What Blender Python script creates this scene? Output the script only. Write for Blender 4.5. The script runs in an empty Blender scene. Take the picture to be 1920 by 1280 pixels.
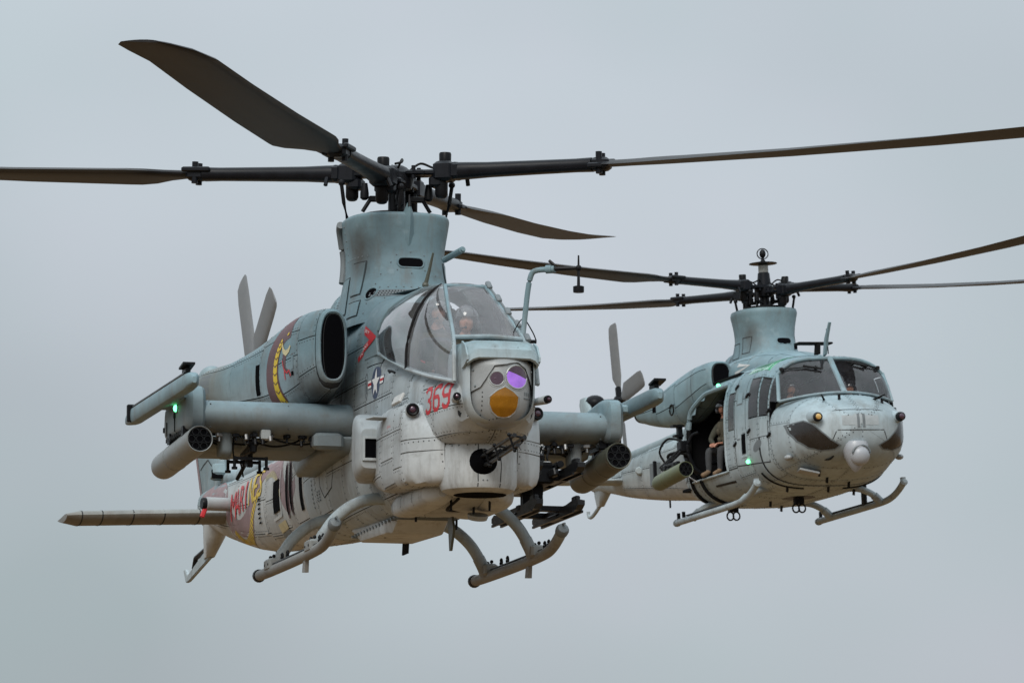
import bpy, bmesh, math, random
import numpy as np
from mathutils import Vector, Matrix, Euler
from mathutils.bvhtree import BVHTree
from math import sin, cos, radians, pi

random.seed(7)
SC = bpy.context.scene
COL = SC.collection

# ------------------------------------------------------------------ camera
cam_d = bpy.data.cameras.new('camera')
cam = bpy.data.objects.new('camera', cam_d)
COL.objects.link(cam)
cam_d.lens = 200.0
cam_d.sensor_width = 36.0
cam_d.clip_end = 20000.0
cam_d.clip_start = 0.5
cam_d.dof.use_dof = True
cam_d.dof.focus_distance = 55.5
cam_d.dof.aperture_fstop = 13.0
cam.location = (0, 0, 1.7)
cam.rotation_euler = (radians(90 + 8), 0, 0)
SC.camera = cam

# ------------------------------------------------------------------ sky (overcast) and sun
SUN_EL, SUN_AZ = 39.0, 194.0          # azimuth measured from +Y clockwise: behind the camera, to its left
world = bpy.data.worlds.new('World')
SC.world = world
world.use_nodes = True
wn, wl = world.node_tree.nodes, world.node_tree.links
wn.clear()
w_out = wn.new('ShaderNodeOutputWorld')
w_bg = wn.new('ShaderNodeBackground')
w_bg.inputs['Strength'].default_value = 0.1
w_sky = wn.new('ShaderNodeTexSky')
w_sky.sky_type = 'NISHITA'
w_sky.sun_disc = False
w_sky.sun_elevation = radians(SUN_EL)
w_sky.sun_rotation = radians(SUN_AZ)
w_sky.dust_density = 4.0
w_tc = wn.new('ShaderNodeTexCoord')
w_n = wn.new('ShaderNodeTexNoise')
w_n.inputs['Scale'].default_value = 5.0
w_n.inputs['Detail'].default_value = 3.0
w_n.inputs['Roughness'].default_value = 0.45
w_map = wn.new('ShaderNodeMapping')
w_map.inputs['Location'].default_value = (0.35, 0.1, 0.2)
w_map.inputs['Scale'].default_value = (1, 1, 1.7)
w_ramp = wn.new('ShaderNodeValToRGB')
w_ramp.color_ramp.elements[0].position = 0.32
w_ramp.color_ramp.elements[0].color = (0.40, 0.458, 0.495, 1)
w_ramp.color_ramp.elements[1].position = 0.66
w_ramp.color_ramp.elements[1].color = (0.535, 0.585, 0.645, 1)
w_mul = wn.new('ShaderNodeVectorMath'); w_mul.operation = 'MULTIPLY'
w_mul.inputs[1].default_value = (8.35, 8.25, 8.1)
w_mix = wn.new('ShaderNodeMix'); w_mix.data_type = 'RGBA'
w_mix.inputs[0].default_value = 0.93     # cloud cover over the clear sky
wl.new(w_tc.outputs['Generated'], w_map.inputs['Vector'])
wl.new(w_map.outputs['Vector'], w_n.inputs['Vector'])
wl.new(w_n.outputs['Fac'], w_ramp.inputs['Fac'])
# overcast sky: brightest overhead, fading evenly to the horizon
w_sep = wn.new('ShaderNodeSeparateXYZ'); wl.new(w_tc.outputs['Generated'], w_sep.inputs[0])
w_z = wn.new('ShaderNodeMapRange'); w_z.inputs[1].default_value = 0.0; w_z.inputs[2].default_value = 1.0
w_z.inputs[3].default_value = 0.74; w_z.inputs[4].default_value = 2.7
wl.new(w_sep.outputs['Z'], w_z.inputs[0])
w_oc = wn.new('ShaderNodeVectorMath'); w_oc.operation = 'SCALE'
w_n2 = wn.new('ShaderNodeTexNoise'); w_n2.inputs['Scale'].default_value = 9.0; w_n2.inputs['Detail'].default_value = 4.0; w_n2.inputs['Roughness'].default_value = 0.5
wl.new(w_map.outputs['Vector'], w_n2.inputs['Vector'])
w_r2 = wn.new('ShaderNodeValToRGB')
w_r2.color_ramp.elements[0].position = 0.35; w_r2.color_ramp.elements[0].color = (0.955, 1.0, 0.985, 1)
w_r2.color_ramp.elements[1].position = 0.65; w_r2.color_ramp.elements[1].color = (1.0, 0.985, 1.0, 1)
wl.new(w_n2.outputs['Fac'], w_r2.inputs['Fac'])
w_t = wn.new('ShaderNodeVectorMath'); w_t.operation = 'MULTIPLY'
wl.new(w_ramp.outputs['Color'], w_t.inputs[0]); wl.new(w_r2.outputs['Color'], w_t.inputs[1])
wl.new(w_t.outputs['Vector'], w_oc.inputs[0]); wl.new(w_z.outputs[0], w_oc.inputs['Scale'])
wl.new(w_oc.outputs['Vector'], w_mul.inputs[0])
wl.new(w_sky.outputs['Color'], w_mix.inputs[6])
wl.new(w_mul.outputs['Vector'], w_mix.inputs[7])
wl.new(w_mix.outputs[2], w_bg.inputs['Color'])
wl.new(w_bg.outputs['Background'], w_out.inputs['Surface'])

sun_d = bpy.data.lights.new('sun', 'SUN')
sun_d.energy = 1.5
sun_d.angle = radians(26)
sun_d.color = (1.0, 0.96, 0.9)
sun = bpy.data.objects.new('sun', sun_d)
COL.objects.link(sun)
_sa = radians(SUN_AZ)
_sd = Vector((sin(_sa) * cos(radians(SUN_EL)), cos(_sa) * cos(radians(SUN_EL)), sin(radians(SUN_EL))))
sun.rotation_euler = _sd.to_track_quat('Z', 'Y').to_euler()
sun.location = _sd * 60

vs = SC.view_settings
vs.view_transform = 'Standard'
vs.look = 'None'
vs.exposure = 0.38
vs.gamma = 1.0
vs.use_curve_mapping = False
SC.render.use_motion_blur = False
SC.cycles.use_denoising = True

# ------------------------------------------------------------------ materials
def _nodes(name):
    m = bpy.data.materials.new(name)
    m.use_nodes = True
    nt = m.node_tree
    nt.nodes.clear()
    out = nt.nodes.new('ShaderNodeOutputMaterial')
    b = nt.nodes.new('ShaderNodeBsdfPrincipled')
    nt.links.new(b.outputs[0], out.inputs[0])
    return m, nt, b, out

def _mixc(nt, fac, a, b, blend='MIX'):
    n = nt.nodes.new('ShaderNodeMix'); n.data_type = 'RGBA'; n.blend_type = blend
    for sock, v in ((0, fac), (6, a), (7, b)):
        if hasattr(v, 'links'):
            nt.links.new(v, n.inputs[sock])
        elif sock == 0:
            n.inputs[0].default_value = v
        else:
            n.inputs[sock].default_value = (*v, 1) if len(v) == 3 else v
    return n.outputs[2]

def _noise(nt, vec, scale, detail=4, rough=0.55, mscale=None):
    if mscale:
        mp = nt.nodes.new('ShaderNodeMapping'); mp.inputs['Scale'].default_value = mscale
        nt.links.new(vec, mp.inputs['Vector']); vec = mp.outputs['Vector']
    n = nt.nodes.new('ShaderNodeTexNoise')
    n.inputs['Scale'].default_value = scale; n.inputs['Detail'].default_value = detail
    n.inputs['Roughness'].default_value = rough
    nt.links.new(vec, n.inputs['Vector'])
    return n.outputs['Fac']

def _range(nt, v, a, b, c, d, clamp=True):
    n = nt.nodes.new('ShaderNodeMapRange'); n.clamp = clamp
    n.inputs[1].default_value = a; n.inputs[2].default_value = b
    n.inputs[3].default_value = c; n.inputs[4].default_value = d
    nt.links.new(v, n.inputs[0])
    return n.outputs[0]

def _math(nt, op, a, b):
    n = nt.nodes.new('ShaderNodeMath'); n.operation = op
    for i, v in enumerate((a, b)):
        if hasattr(v, 'links'): nt.links.new(v, n.inputs[i])
        else: n.inputs[i].default_value = v
    return n.outputs[0]

def paint(name, top, bot, z0, dz, grime=(0.13, 0.11, 0.09), gfac=0.5, rough=0.56, spots=()):
    """two-tone military paint: colour by height on the airframe, mottled, streaked and stained"""
    m, nt, b, out = _nodes(name)
    tc = nt.nodes.new('ShaderNodeTexCoord'); ob = tc.outputs['Object']
    sep = nt.nodes.new('ShaderNodeSeparateXYZ'); nt.links.new(ob, sep.inputs[0])
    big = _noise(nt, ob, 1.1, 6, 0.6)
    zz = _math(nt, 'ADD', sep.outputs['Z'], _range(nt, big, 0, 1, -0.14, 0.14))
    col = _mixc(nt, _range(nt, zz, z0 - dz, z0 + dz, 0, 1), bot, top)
    col = _mixc(nt, 1.0, col, _v3(nt, _range(nt, _noise(nt, ob, 2.3, 10, 0.68), 0.3, 0.7, 0.8, 1.15)), 'MULTIPLY')
    info = nt.nodes.new('ShaderNodeObjectInfo')
    col = _mixc(nt, 1.0, col, _v3(nt, _range(nt, info.outputs['Random'], 0, 1, 0.88, 1.1)), 'MULTIPLY')
    streak = _range(nt, _noise(nt, ob, 3.0, 8, 0.7, (1.6, 1.6, 0.35)), 0.5, 0.72, 0, gfac)
    col = _mixc(nt, streak, col, grime)
    run = _range(nt, _noise(nt, ob, 2.2, 8, 0.72, (0.3, 1.5, 2.6)), 0.56, 0.74, 0, gfac * 0.8)
    col = _mixc(nt, run, col, (0.10, 0.08, 0.06))
    speck = _range(nt, _noise(nt, ob, 26, 6, 0.75), 0.6, 0.7, 0, 0.5 * gfac)
    col = _mixc(nt, speck, col, (0.1, 0.09, 0.08))
    touch = _range(nt, _noise(nt, ob, 5.2, 2, 0.4, (1, 1, 1.3)), 0.64, 0.70, 0, 0.12)
    col = _mixc(nt, touch, col, tuple(min(1, c * 1.25) for c in bot))
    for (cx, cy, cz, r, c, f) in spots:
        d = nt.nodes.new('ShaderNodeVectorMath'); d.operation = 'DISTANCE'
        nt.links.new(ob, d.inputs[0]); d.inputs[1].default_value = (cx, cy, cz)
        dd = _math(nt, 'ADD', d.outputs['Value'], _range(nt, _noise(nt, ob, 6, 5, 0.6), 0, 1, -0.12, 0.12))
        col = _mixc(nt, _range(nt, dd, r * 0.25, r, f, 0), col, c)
    nt.links.new(col, b.inputs['Base Color'])
    nt.links.new(_range(nt, big, 0.3, 0.7, rough - 0.1, rough + 0.14), b.inputs['Roughness'])
    b.inputs['Specular IOR Level'].default_value = 0.42
    bp = nt.nodes.new('ShaderNodeBump'); bp.inputs['Strength'].default_value = 0.22; bp.inputs['Distance'].default_value = 0.01
    h = _math(nt, 'ADD', _noise(nt, ob, 4.5, 3, 0.5), _range(nt, _noise(nt, ob, 60, 2, 0.5), 0, 1, 0, 0.15))
    nt.links.new(h, bp.inputs['Height']); nt.links.new(bp.outputs[0], b.inputs['Normal'])
    return m

def _v3(nt, v):
    n = nt.nodes.new('ShaderNodeCombineXYZ')
    for i in range(3): nt.links.new(v, n.inputs[i])
    return n.outputs[0]

def plain(name, col, rough=0.5, metal=0.0, var=0.15, scale=8.0, emit=None, coat=0.0, spec=0.5):
    m, nt, b, out = _nodes(name)
    tc = nt.nodes.new('ShaderNodeTexCoord')
    n = _noise(nt, tc.outputs['Object'], scale, 6, 0.65)
    c = _mixc(nt, 1.0, col, _v3(nt, _range(nt, n, 0.25, 0.75, 1 - var, 1 + var)), 'MULTIPLY')
    nt.links.new(c, b.inputs['Base Color'])
    nt.links.new(_range(nt, n, 0.3, 0.7, max(0.02, rough - 0.08), min(1, rough + 0.08)), b.inputs['Roughness'])
    b.inputs['Metallic'].default_value = metal
    b.inputs['Specular IOR Level'].default_value = spec
    b.inputs['Coat Weight'].default_value = coat
    b.inputs['Coat Roughness'].default_value = 0.05
    if emit:
        b.inputs['Emission Color'].default_value = (*emit[0], 1)
        b.inputs['Emission Strength'].default_value = emit[1]
    return m

def glass(name, tint, refl=0.06, haze_mix=0.06, haze_col=(0.5, 0.5, 0.52), ior=1.5, rough=0.01):
    """thin moulded glazing: clear tinted film, fresnel reflection and a pale haze mixed in so the panes read brighter"""
    m, nt, b, out = _nodes(name)
    nt.nodes.remove(b)
    tr = nt.nodes.new('ShaderNodeBsdfTransparent'); tr.inputs[0].default_value = (*tint, 1)
    gl = nt.nodes.new('ShaderNodeBsdfGlossy'); gl.inputs['Roughness'].default_value = rough
    d1 = nt.nodes.new('ShaderNodeBsdfDiffuse'); d1.inputs[0].default_value = (*haze_col, 1)
    d2 = nt.nodes.new('ShaderNodeBsdfTranslucent'); d2.inputs[0].default_value = (*haze_col, 1)
    df = nt.nodes.new('ShaderNodeMixShader'); df.inputs[0].default_value = 0.5
    nt.links.new(d1.outputs[0], df.inputs[1]); nt.links.new(d2.outputs[0], df.inputs[2])
    fr = nt.nodes.new('ShaderNodeFresnel'); fr.inputs['IOR'].default_value = ior
    fac = _math(nt, 'ADD', fr.outputs[0], refl)
    m1 = nt.nodes.new('ShaderNodeMixShader'); nt.links.new(fac, m1.inputs[0])
    tc = nt.nodes.new('ShaderNodeTexCoord')
    dn = _range(nt, _noise(nt, tc.outputs['Object'], 3.0, 7, 0.65), 0.3, 0.75, haze_mix * 0.4, haze_mix * 1.8)  # uneven pale haze, mixed into the glass to brighten it
    m2 = nt.nodes.new('ShaderNodeMixShader'); nt.links.new(dn, m2.inputs[0])
    nt.links.new(tr.outputs[0], m1.inputs[1]); nt.links.new(gl.outputs[0], m1.inputs[2])
    nt.links.new(m1.outputs[0], m2.inputs[1]); nt.links.new(df.outputs[0], m2.inputs[2])
    nt.links.new(m2.outputs[0], out.inputs[0])
    return m

BLUE_TOP = (0.155, 0.238, 0.27)
GREY_LOW = (0.36, 0.41, 0.432)
M = dict(
    paint=paint('viper_paint', BLUE_TOP, GREY_LOW, 1.62, 0.32, gfac=0.62,
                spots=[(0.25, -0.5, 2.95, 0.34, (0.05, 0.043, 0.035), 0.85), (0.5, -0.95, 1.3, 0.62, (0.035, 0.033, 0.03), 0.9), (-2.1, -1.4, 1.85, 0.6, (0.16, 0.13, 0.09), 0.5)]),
    paint_low=paint('viper_low_paint', (0.36, 0.415, 0.44), (0.44, 0.465, 0.475), 1.0, 0.5, gfac=0.62),
    paint_nose=paint('viper_nose_paint', (0.205, 0.30, 0.332), (0.36, 0.405, 0.425), 1.4, 0.16, gfac=0.55),
    paint_wing=paint('wing_paint', (0.175, 0.26, 0.295), (0.19, 0.225, 0.24), 1.3, 0.15, gfac=0.55),
    paint_tail=paint('tail_paint', (0.19, 0.26, 0.283), (0.42, 0.43, 0.42), 1.42, 0.1, gfac=0.5),
    paint_stab=paint('stabilizer_paint', (0.27, 0.30, 0.30), (0.20, 0.19, 0.17), 1.12, 0.1, gfac=0.6),  # darker stabilizer paint; underside shade is put into the browner low colour
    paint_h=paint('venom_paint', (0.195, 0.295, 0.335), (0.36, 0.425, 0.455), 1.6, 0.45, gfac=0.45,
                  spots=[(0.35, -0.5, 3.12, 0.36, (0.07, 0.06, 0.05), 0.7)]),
    paint_h_tail=paint('venom_tail_paint', (0.27, 0.34, 0.36), (0.40, 0.42, 0.42), 1.5, 0.35, gfac=0.4),
    seam=plain('panel_gap', (0.045, 0.048, 0.05), 0.8, spec=0.1),
    dark=plain('dark_metal', (0.007, 0.0075, 0.009), 0.4, 0.0, 0.3, 14, spec=0.14),
    black=plain('black_void', (0.004, 0.004, 0.005), 0.9, spec=0.02),
    rotor=plain('rotor_black', (0.007, 0.008, 0.011), 0.36, 0.0, 0.3, 6, spec=0.2),
    blade=plain('blade_grey', (0.01, 0.0105, 0.013), 0.42, 0.0, 0.35, 2.5, spec=0.2),
    blade_tail=plain('tail_blade_grey', (0.16, 0.165, 0.17), 0.5, 0.0, 0.2, 5),
    gun=plain('gun_metal', (0.012, 0.0125, 0.014), 0.34, 0.0, 0.3, 20, spec=0.3),
    steel=plain('bare_steel', (0.2, 0.2, 0.2), 0.45, 0.6, 0.2, 12),
    skid=paint('skid_paint', (0.31, 0.36, 0.38), (0.22, 0.215, 0.2), -0.02, 0.15, gfac=0.6),
    olive=plain('olive_drab', (0.075, 0.08, 0.062), 0.45, 0.0, 0.3, 5),
    olive_green=plain('olive_green', (0.115, 0.135, 0.075), 0.5, 0.05, 0.2, 5),
    pod_grey=plain('pod_grey', (0.2, 0.215, 0.215), 0.42, 0.05, 0.2, 5),
    rubber=plain('rubber', (0.014, 0.014, 0.015), 0.7, spec=0.15),
    cable=plain('cable_black', (0.008, 0.008, 0.008), 0.6, spec=0.15),
    glass=glass('canopy_glass', (0.97, 0.97, 0.98), 0.36, 0.08, (0.9, 0.91, 0.94), ior=1.25),
    glass_side=glass('canopy_side_glass', (0.97, 0.97, 0.98), 0.18, 0.12, (0.85, 0.86, 0.9), ior=1.25),
    glass_clear=glass('windscreen_glass', (0.98, 0.98, 0.98), 0.04, 0.12, (0.92, 0.9, 0.94), ior=1.3),
    glass_dark=glass('chin_glass', (0.16, 0.14, 0.12), 0.05, 0.05, (0.3, 0.27, 0.25)),
    glass_cabin=glass('cabin_glass', (0.95, 0.95, 0.95), 0.05, 0.04, (0.6, 0.58, 0.64), ior=1.33),
    lens_amber=plain('amber_lens', (0.30, 0.125, 0.004), 0.25, 0.3, 0.25, 7, coat=0.5),
    lens_violet=plain('violet_lens', (0.55, 0.22, 1.0), 0.18, 0.6, 0.25, 9, coat=1.0),
    lens_dark=plain('dark_lens', (0.06, 0.025, 0.045), 0.12, 0.3, 0.1, 4, coat=1.0),
    white_grey=plain('sensor_grey', (0.28, 0.295, 0.30), 0.42, 0.0, 0.15, 5),
    flir=plain('ball_grey', (0.34, 0.36, 0.39), 0.34, 0.0, 0.08, 5),
    red=plain('red_marking', (0.50, 0.022, 0.03), 0.5, 0.0, 0.18, 9),
    maroon=plain('maroon_marking', (0.105, 0.05, 0.056), 0.55, 0.0, 0.3, 7),
    maroon_pale=plain('faded_maroon_marking', (0.235, 0.155, 0.16), 0.6, 0.0, 0.3, 5),
    yellow=plain('yellow_marking', (0.62, 0.43, 0.015), 0.5, 0.0, 0.2, 9),
    cream=plain('cream_marking', (0.52, 0.45, 0.25), 0.55, 0.0, 0.25, 9),
    white=plain('white_marking', (0.78, 0.78, 0.77), 0.5, 0.0, 0.08, 9),
    blue=plain('blue_marking', (0.055, 0.075, 0.13), 0.5, 0.0, 0.2, 9),
    stencil=plain('stencil_grey', (0.13, 0.15, 0.16), 0.55, 0.0, 0.15, 9),
    stencil_light=plain('faded_light_marking', (0.50, 0.51, 0.5), 0.55, 0.0, 0.12, 9),
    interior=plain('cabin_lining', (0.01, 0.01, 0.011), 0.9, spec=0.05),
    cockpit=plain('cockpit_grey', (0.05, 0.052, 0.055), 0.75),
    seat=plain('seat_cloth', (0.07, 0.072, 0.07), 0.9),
    suit=plain('flight_suit', (0.048, 0.048, 0.034), 0.9, 0, 0.3, 12),
    trousers=plain('dark_trousers', (0.045, 0.047, 0.05), 0.9, 0, 0.25, 12),
    vest=plain('tan_vest', (0.075, 0.066, 0.045), 0.9, 0, 0.35, 16),
    gear=plain('black_gear', (0.009, 0.009, 0.009), 0.8, spec=0.1),
    helmet=plain('helmet_grey', (0.055, 0.058, 0.07), 0.4, 0, 0.25, 14, coat=0.2),
    visor=plain('visor', (0.02, 0.022, 0.025), 0.1, 0, 0.05, 4, coat=1.0),
    skin=plain('skin', (0.46, 0.22, 0.15), 0.5, 0, 0.12, 9),
    boot=plain('tan_boot', (0.19, 0.125, 0.075), 0.85, 0, 0.2, 14),
    red_strap=plain('red_strap', (0.5, 0.07, 0.06), 0.7),
    green_lens=plain('green_lens', (0.03, 0.4, 0.12), 0.2, 0, 0.05, 4, emit=((0.12, 1.0, 0.35), 4.0)),
    green_skylight=plain('green_roof_window', (0.02, 0.30, 0.13), 0.15, 0, 0.1, 4, coat=1.0),
    amber_glow=plain('warm_lens', (0.7, 0.45, 0.15), 0.15, 0.4, 0.2, 12, coat=1.0),
    patch=plain('faded_patch', (0.33, 0.365, 0.38), 0.55, 0.0, 0.15, 9),
    foil=plain('faded_foil', (0.33, 0.35, 0.35), 0.4, 0.2, 0.1, 7),
)

def _blade():
    m, nt, b, out = _nodes('blade_grey_worn')
    tc = nt.nodes.new('ShaderNodeTexCoord'); ob = tc.outputs['Object']
    sep = nt.nodes.new('ShaderNodeSeparateXYZ'); nt.links.new(ob, sep.inputs[0])
    n = _noise(nt, ob, 3.0, 8, 0.7, (0.25, 2.5, 1))
    e = _math(nt, 'ADD', sep.outputs['Y'], _range(nt, n, 0, 1, -0.05, 0.05))
    col = _mixc(nt, _range(nt, n, 0.35, 0.7, 0, 1), (0.009, 0.0095, 0.012), (0.02, 0.019, 0.018))
    col = _mixc(nt, _range(nt, e, 0.13, 0.17, 0, 0.8), col, (0.075, 0.076, 0.078))
    nt.links.new(col, b.inputs['Base Color'])
    b.inputs['Roughness'].default_value = 0.45; b.inputs['Specular IOR Level'].default_value = 0.2
    return m
M['blade'] = _blade()

# ------------------------------------------------------------------ mesh building
def link(name, me, mat, parent, smooth=True, angle=35, label=None, kind=None):
    o = bpy.data.objects.new(name, me)
    COL.objects.link(o)
    if mat is not None and not me.materials:
        for mm in (mat if isinstance(mat, (list, tuple)) else [mat]):
            me.materials.append(M[mm] if isinstance(mm, str) else mm)
    if smooth:
        me.shade_smooth()
        me.set_sharp_from_angle(angle=radians(angle))
    if parent is not None: o.parent = parent
    if label: o['label'] = label
    if kind: o['kind'] = kind
    return o

class MB:
    def __init__(s): s.v = []; s.f = []; s.m = []
    def add(s, vs_, fs, mi=0):
        k = len(s.v)
        s.v += [tuple(map(float, p)) for p in vs_]
        s.f += [tuple(k + i for i in f) for f in fs]
        s.m += [mi] * len(fs)
        return s
    def box(s, c, d, rot=None, mi=0, bev=0.0):
        hx, hy, hz = [q / 2 for q in d]
        if bev > 0:
            b = min(bev, hx * .9, hy * .9, hz * .9)
            rings = []
            for (z, i) in ((-hz, b), (-hz + b, 0), (hz - b, 0), (hz, b)):
                rings.append([(x, y, z) for x, y in
                              ((-hx + i + b, -hy + i), (hx - i - b, -hy + i), (hx - i, -hy + i + b), (hx - i, hy - i - b),
                               (hx - i - b, hy - i), (-hx + i + b, hy - i), (-hx + i, hy - i - b), (-hx + i, -hy + i + b))])
            vv = [p for r in rings for p in r]
            ff = [tuple(range(7, -1, -1)), tuple(range(24, 32))]
            for r in range(3):
                for k in range(8):
                    ff.append((r * 8 + k, r * 8 + (k + 1) % 8, r * 8 + 8 + (k + 1) % 8, r * 8 + 8 + k))
        else:
            vv = [(x, y, z) for z in (-hz, hz) for x, y in ((-hx, -hy), (hx, -hy), (hx, hy), (-hx, hy))]
            ff = [(3, 2, 1, 0), (4, 5, 6, 7), (0, 1, 5, 4), (1, 2, 6, 5), (2, 3, 7, 6), (3, 0, 4, 7)]
        R = rot if isinstance(rot, Matrix) else (Euler(rot).to_matrix() if rot else Matrix.Identity(3))
        c = Vector(c)
        return s.add([R @ Vector(p) + c for p in vv], ff, mi)
    def rings(s, rs, cap=True, mi=0, closed=True):
        n = len(rs[0]); vv = [p for r in rs for p in r]; ff = []
        for i in range(len(rs) - 1):
            for k in range(n if closed else n - 1):
                ff.append((i * n + k, i * n + (k + 1) % n, (i + 1) * n + (k + 1) % n, (i + 1) * n + k))
        if cap:
            ff.append(tuple(range(n - 1, -1, -1))); ff.append(tuple((len(rs) - 1) * n + k for k in range(n)))
        return s.add(vv, ff, mi)
    def tube(s, path, r, n=10, cap=True, mi=0, asp=(1, 1), up=(0, 0, 1)):
        path = [Vector(p) for p in path]
        rs = []
        for i, p in enumerate(path):
            t = (path[min(i + 1, len(path) - 1)] - path[max(i - 1, 0)]).normalized()
            u = Vector(up)
            if abs(t.dot(u)) > 0.97: u = Vector((1, 0, 0)) if abs(t.x) < .9 else Vector((0, 1, 0))
            a = t.cross(u).normalized(); b = a.cross(t).normalized()
            rad = r[i] if isinstance(r, (list, tuple)) else r
            rs.append([p + a * (rad * asp[0] * cos(2 * pi * k / n)) + b * (rad * asp[1] * sin(2 * pi * k / n)) for k in range(n)])
        return s.rings(rs, cap, mi)
    def cyl(s, p0, p1, r0, r1=None, n=16, mi=0):
        return s.tube([p0, p1], [r0, r0 if r1 is None else r1], n, True, mi)
    def lathe(s, prof, o=(0, 0, 0), axis=(0, 0, 1), n=24, mi=0, cap=True):
        """prof: list of (r, h) along axis"""
        ax = Vector(axis).normalized()
        u = Vector((0, 0, 1)) if abs(ax.z) < .9 else Vector((1, 0, 0))
        a = ax.cross(u).normalized(); b = ax.cross(a).normalized(); o = Vector(o)
        rs = [[o + ax * h + a * (max(r, 1e-4) * cos(2 * pi * k / n)) + b * (max(r, 1e-4) * sin(2 * pi * k / n)) for k in range(n)] for r, h in prof]
        return s.rings(rs, cap, mi)
    def sphere(s, c, r, n=16, m=10, mi=0, sc=(1, 1, 1)):
        c = Vector(c); rs = []
        for j in range(m + 1):
            ph = -pi / 2 + pi * j / m
            rr = max(cos(ph), 1e-3)
            rs.append([c + Vector((r * sc[0] * rr * cos(2 * pi * k / n), r * sc[1] * rr * sin(2 * pi * k / n), r * sc[2] * sin(ph))) for k in range(n)])
        return s.rings(rs, True, mi)
    def prism(s, poly, a0, a1, axis='y', mi=0):
        """poly: 2D points in the plane across `axis`, extruded a0..a1"""
        def P(u, v, a):
            return {'y': (u, a, v), 'x': (a, u, v), 'z': (u, v, a)}[axis]
        n = len(poly)
        vv = [P(u, v, a0) for u, v in poly] + [P(u, v, a1) for u, v in poly]
        ff = [tuple(range(n)), tuple(range(2 * n - 1, n - 1, -1))] + [(k, n + k, n + (k + 1) % n, (k + 1) % n) for k in range(n)]
        return s.add(vv, ff, mi)
    def rprism(s, poly, a0, a1, axis='y', r=0.03, mi=0):
        """extruded outline with rounded rims"""
        cu = sum(p[0] for p in poly) / len(poly); cv = sum(p[1] for p in poly) / len(poly)
        ext = min(max(p[0] for p in poly) - min(p[0] for p in poly), max(p[1] for p in poly) - min(p[1] for p in poly)) / 2
        # smooth the outline a little
        q = []
        n = len(poly)
        for i in range(n):
            a, b, c = Vector(poly[i - 1]), Vector(poly[i]), Vector(poly[(i + 1) % n])
            d0, d1 = (a - b), (c - b)
            k0, k1 = min(r * 1.2, d0.length * .45), min(r * 1.2, d1.length * .45)
            p0, p1 = b + d0.normalized() * k0, b + d1.normalized() * k1
            for t in (0, .33, .67, 1): q.append(tuple((p0.lerp(b, t)).lerp(b.lerp(p1, t), t)))
        def P(u, v, a): return {'y': (u, a, v), 'x': (a, u, v), 'z': (u, v, a)}[axis]
        sg = 1 if a1 > a0 else -1; rs = []
        for a, k in ((a0, r), (a0 + sg * r * .3, r * .35), (a0 + sg * r, 0), (a1 - sg * r, 0), (a1 - sg * r * .3, r * .35), (a1, r)):
            f = 1 - k / max(ext, .02)
            rs.append([P(cu + (u - cu) * f, cv + (v - cv) * f, a) for u, v in q])
        return s.rings(rs, True, mi)
    def mirror(s, on=True):
        if on:
            s.v = [(x, -y, z) for x, y, z in s.v]
            s.f = [tuple(reversed(f)) for f in s.f]
        return s
    def build(s, name, mat, parent=None, smooth=True, angle=35, label=None, kind=None, recalc=True, bevel=0.0):
        me = bpy.data.meshes.new(name)
        me.from_pydata(s.v, [], s.f)
        if isinstance(mat, (list, tuple)):
            for q in mat: me.materials.append(M[q])
            me.polygons.foreach_set('material_index', s.m)
        if recalc or bevel:
            bm = bmesh.new(); bm.from_mesh(me)
            if bevel:
                bmesh.ops.remove_doubles(bm, verts=bm.verts, dist=1e-5)
                es = [e for e in bm.edges if len(e.link_faces) == 2 and e.calc_face_angle(0) > 0.6]
                bmesh.ops.bevel(bm, geom=es, offset=bevel, segments=2, affect='EDGES', clamp_overlap=True)
            bmesh.ops.recalc_face_normals(bm, faces=bm.faces)
            bm.to_mesh(me); bm.free()
        return link(name, me, None if isinstance(mat, (list, tuple)) else mat, parent, smooth, angle, label, kind)

def catmull(pts, n=6):
    """smooth path through the points"""
    P = [Vector(p) for p in pts]; out = []
    for i in range(len(P) - 1):
        p0, p1, p2, p3 = P[max(i - 1, 0)], P[i], P[i + 1], P[min(i + 2, len(P) - 1)]
        for k in range(n):
            t = k / n
            out.append(0.5 * ((2 * p1) + (p2 - p0) * t + (2 * p0 - 5 * p1 + 4 * p2 - p3) * t * t + (3 * p1 - p0 - 3 * p2 + p3) * t ** 3))
    out.append(P[-1])
    return out

def pchip(xs, ys):
    xs = np.asarray(xs, float); ys = np.asarray(ys, float)
    h = np.diff(xs); d = np.diff(ys) / h; m = np.zeros(len(xs))
    for i in range(1, len(xs) - 1):
        if d[i - 1] * d[i] > 0:
            w1 = 2 * h[i] + h[i - 1]; w2 = h[i] + 2 * h[i - 1]
            m[i] = (w1 + w2) / (w1 / d[i - 1] + w2 / d[i])
    m[0] = d[0]; m[-1] = d[-1]
    def f(x):
        x = min(max(x, xs[0]), xs[-1])
        i = min(max(np.searchsorted(xs, x) - 1, 0), len(h) - 1)
        t = (x - xs[i]) / h[i]
        return ((1 + 2 * t) * (1 - t) ** 2 * ys[i] + t * (1 - t) ** 2 * h[i] * m[i] + t * t * (3 - 2 * t) * ys[i + 1] + t * t * (t - 1) * h[i] * m[i + 1])
    return f

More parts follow.
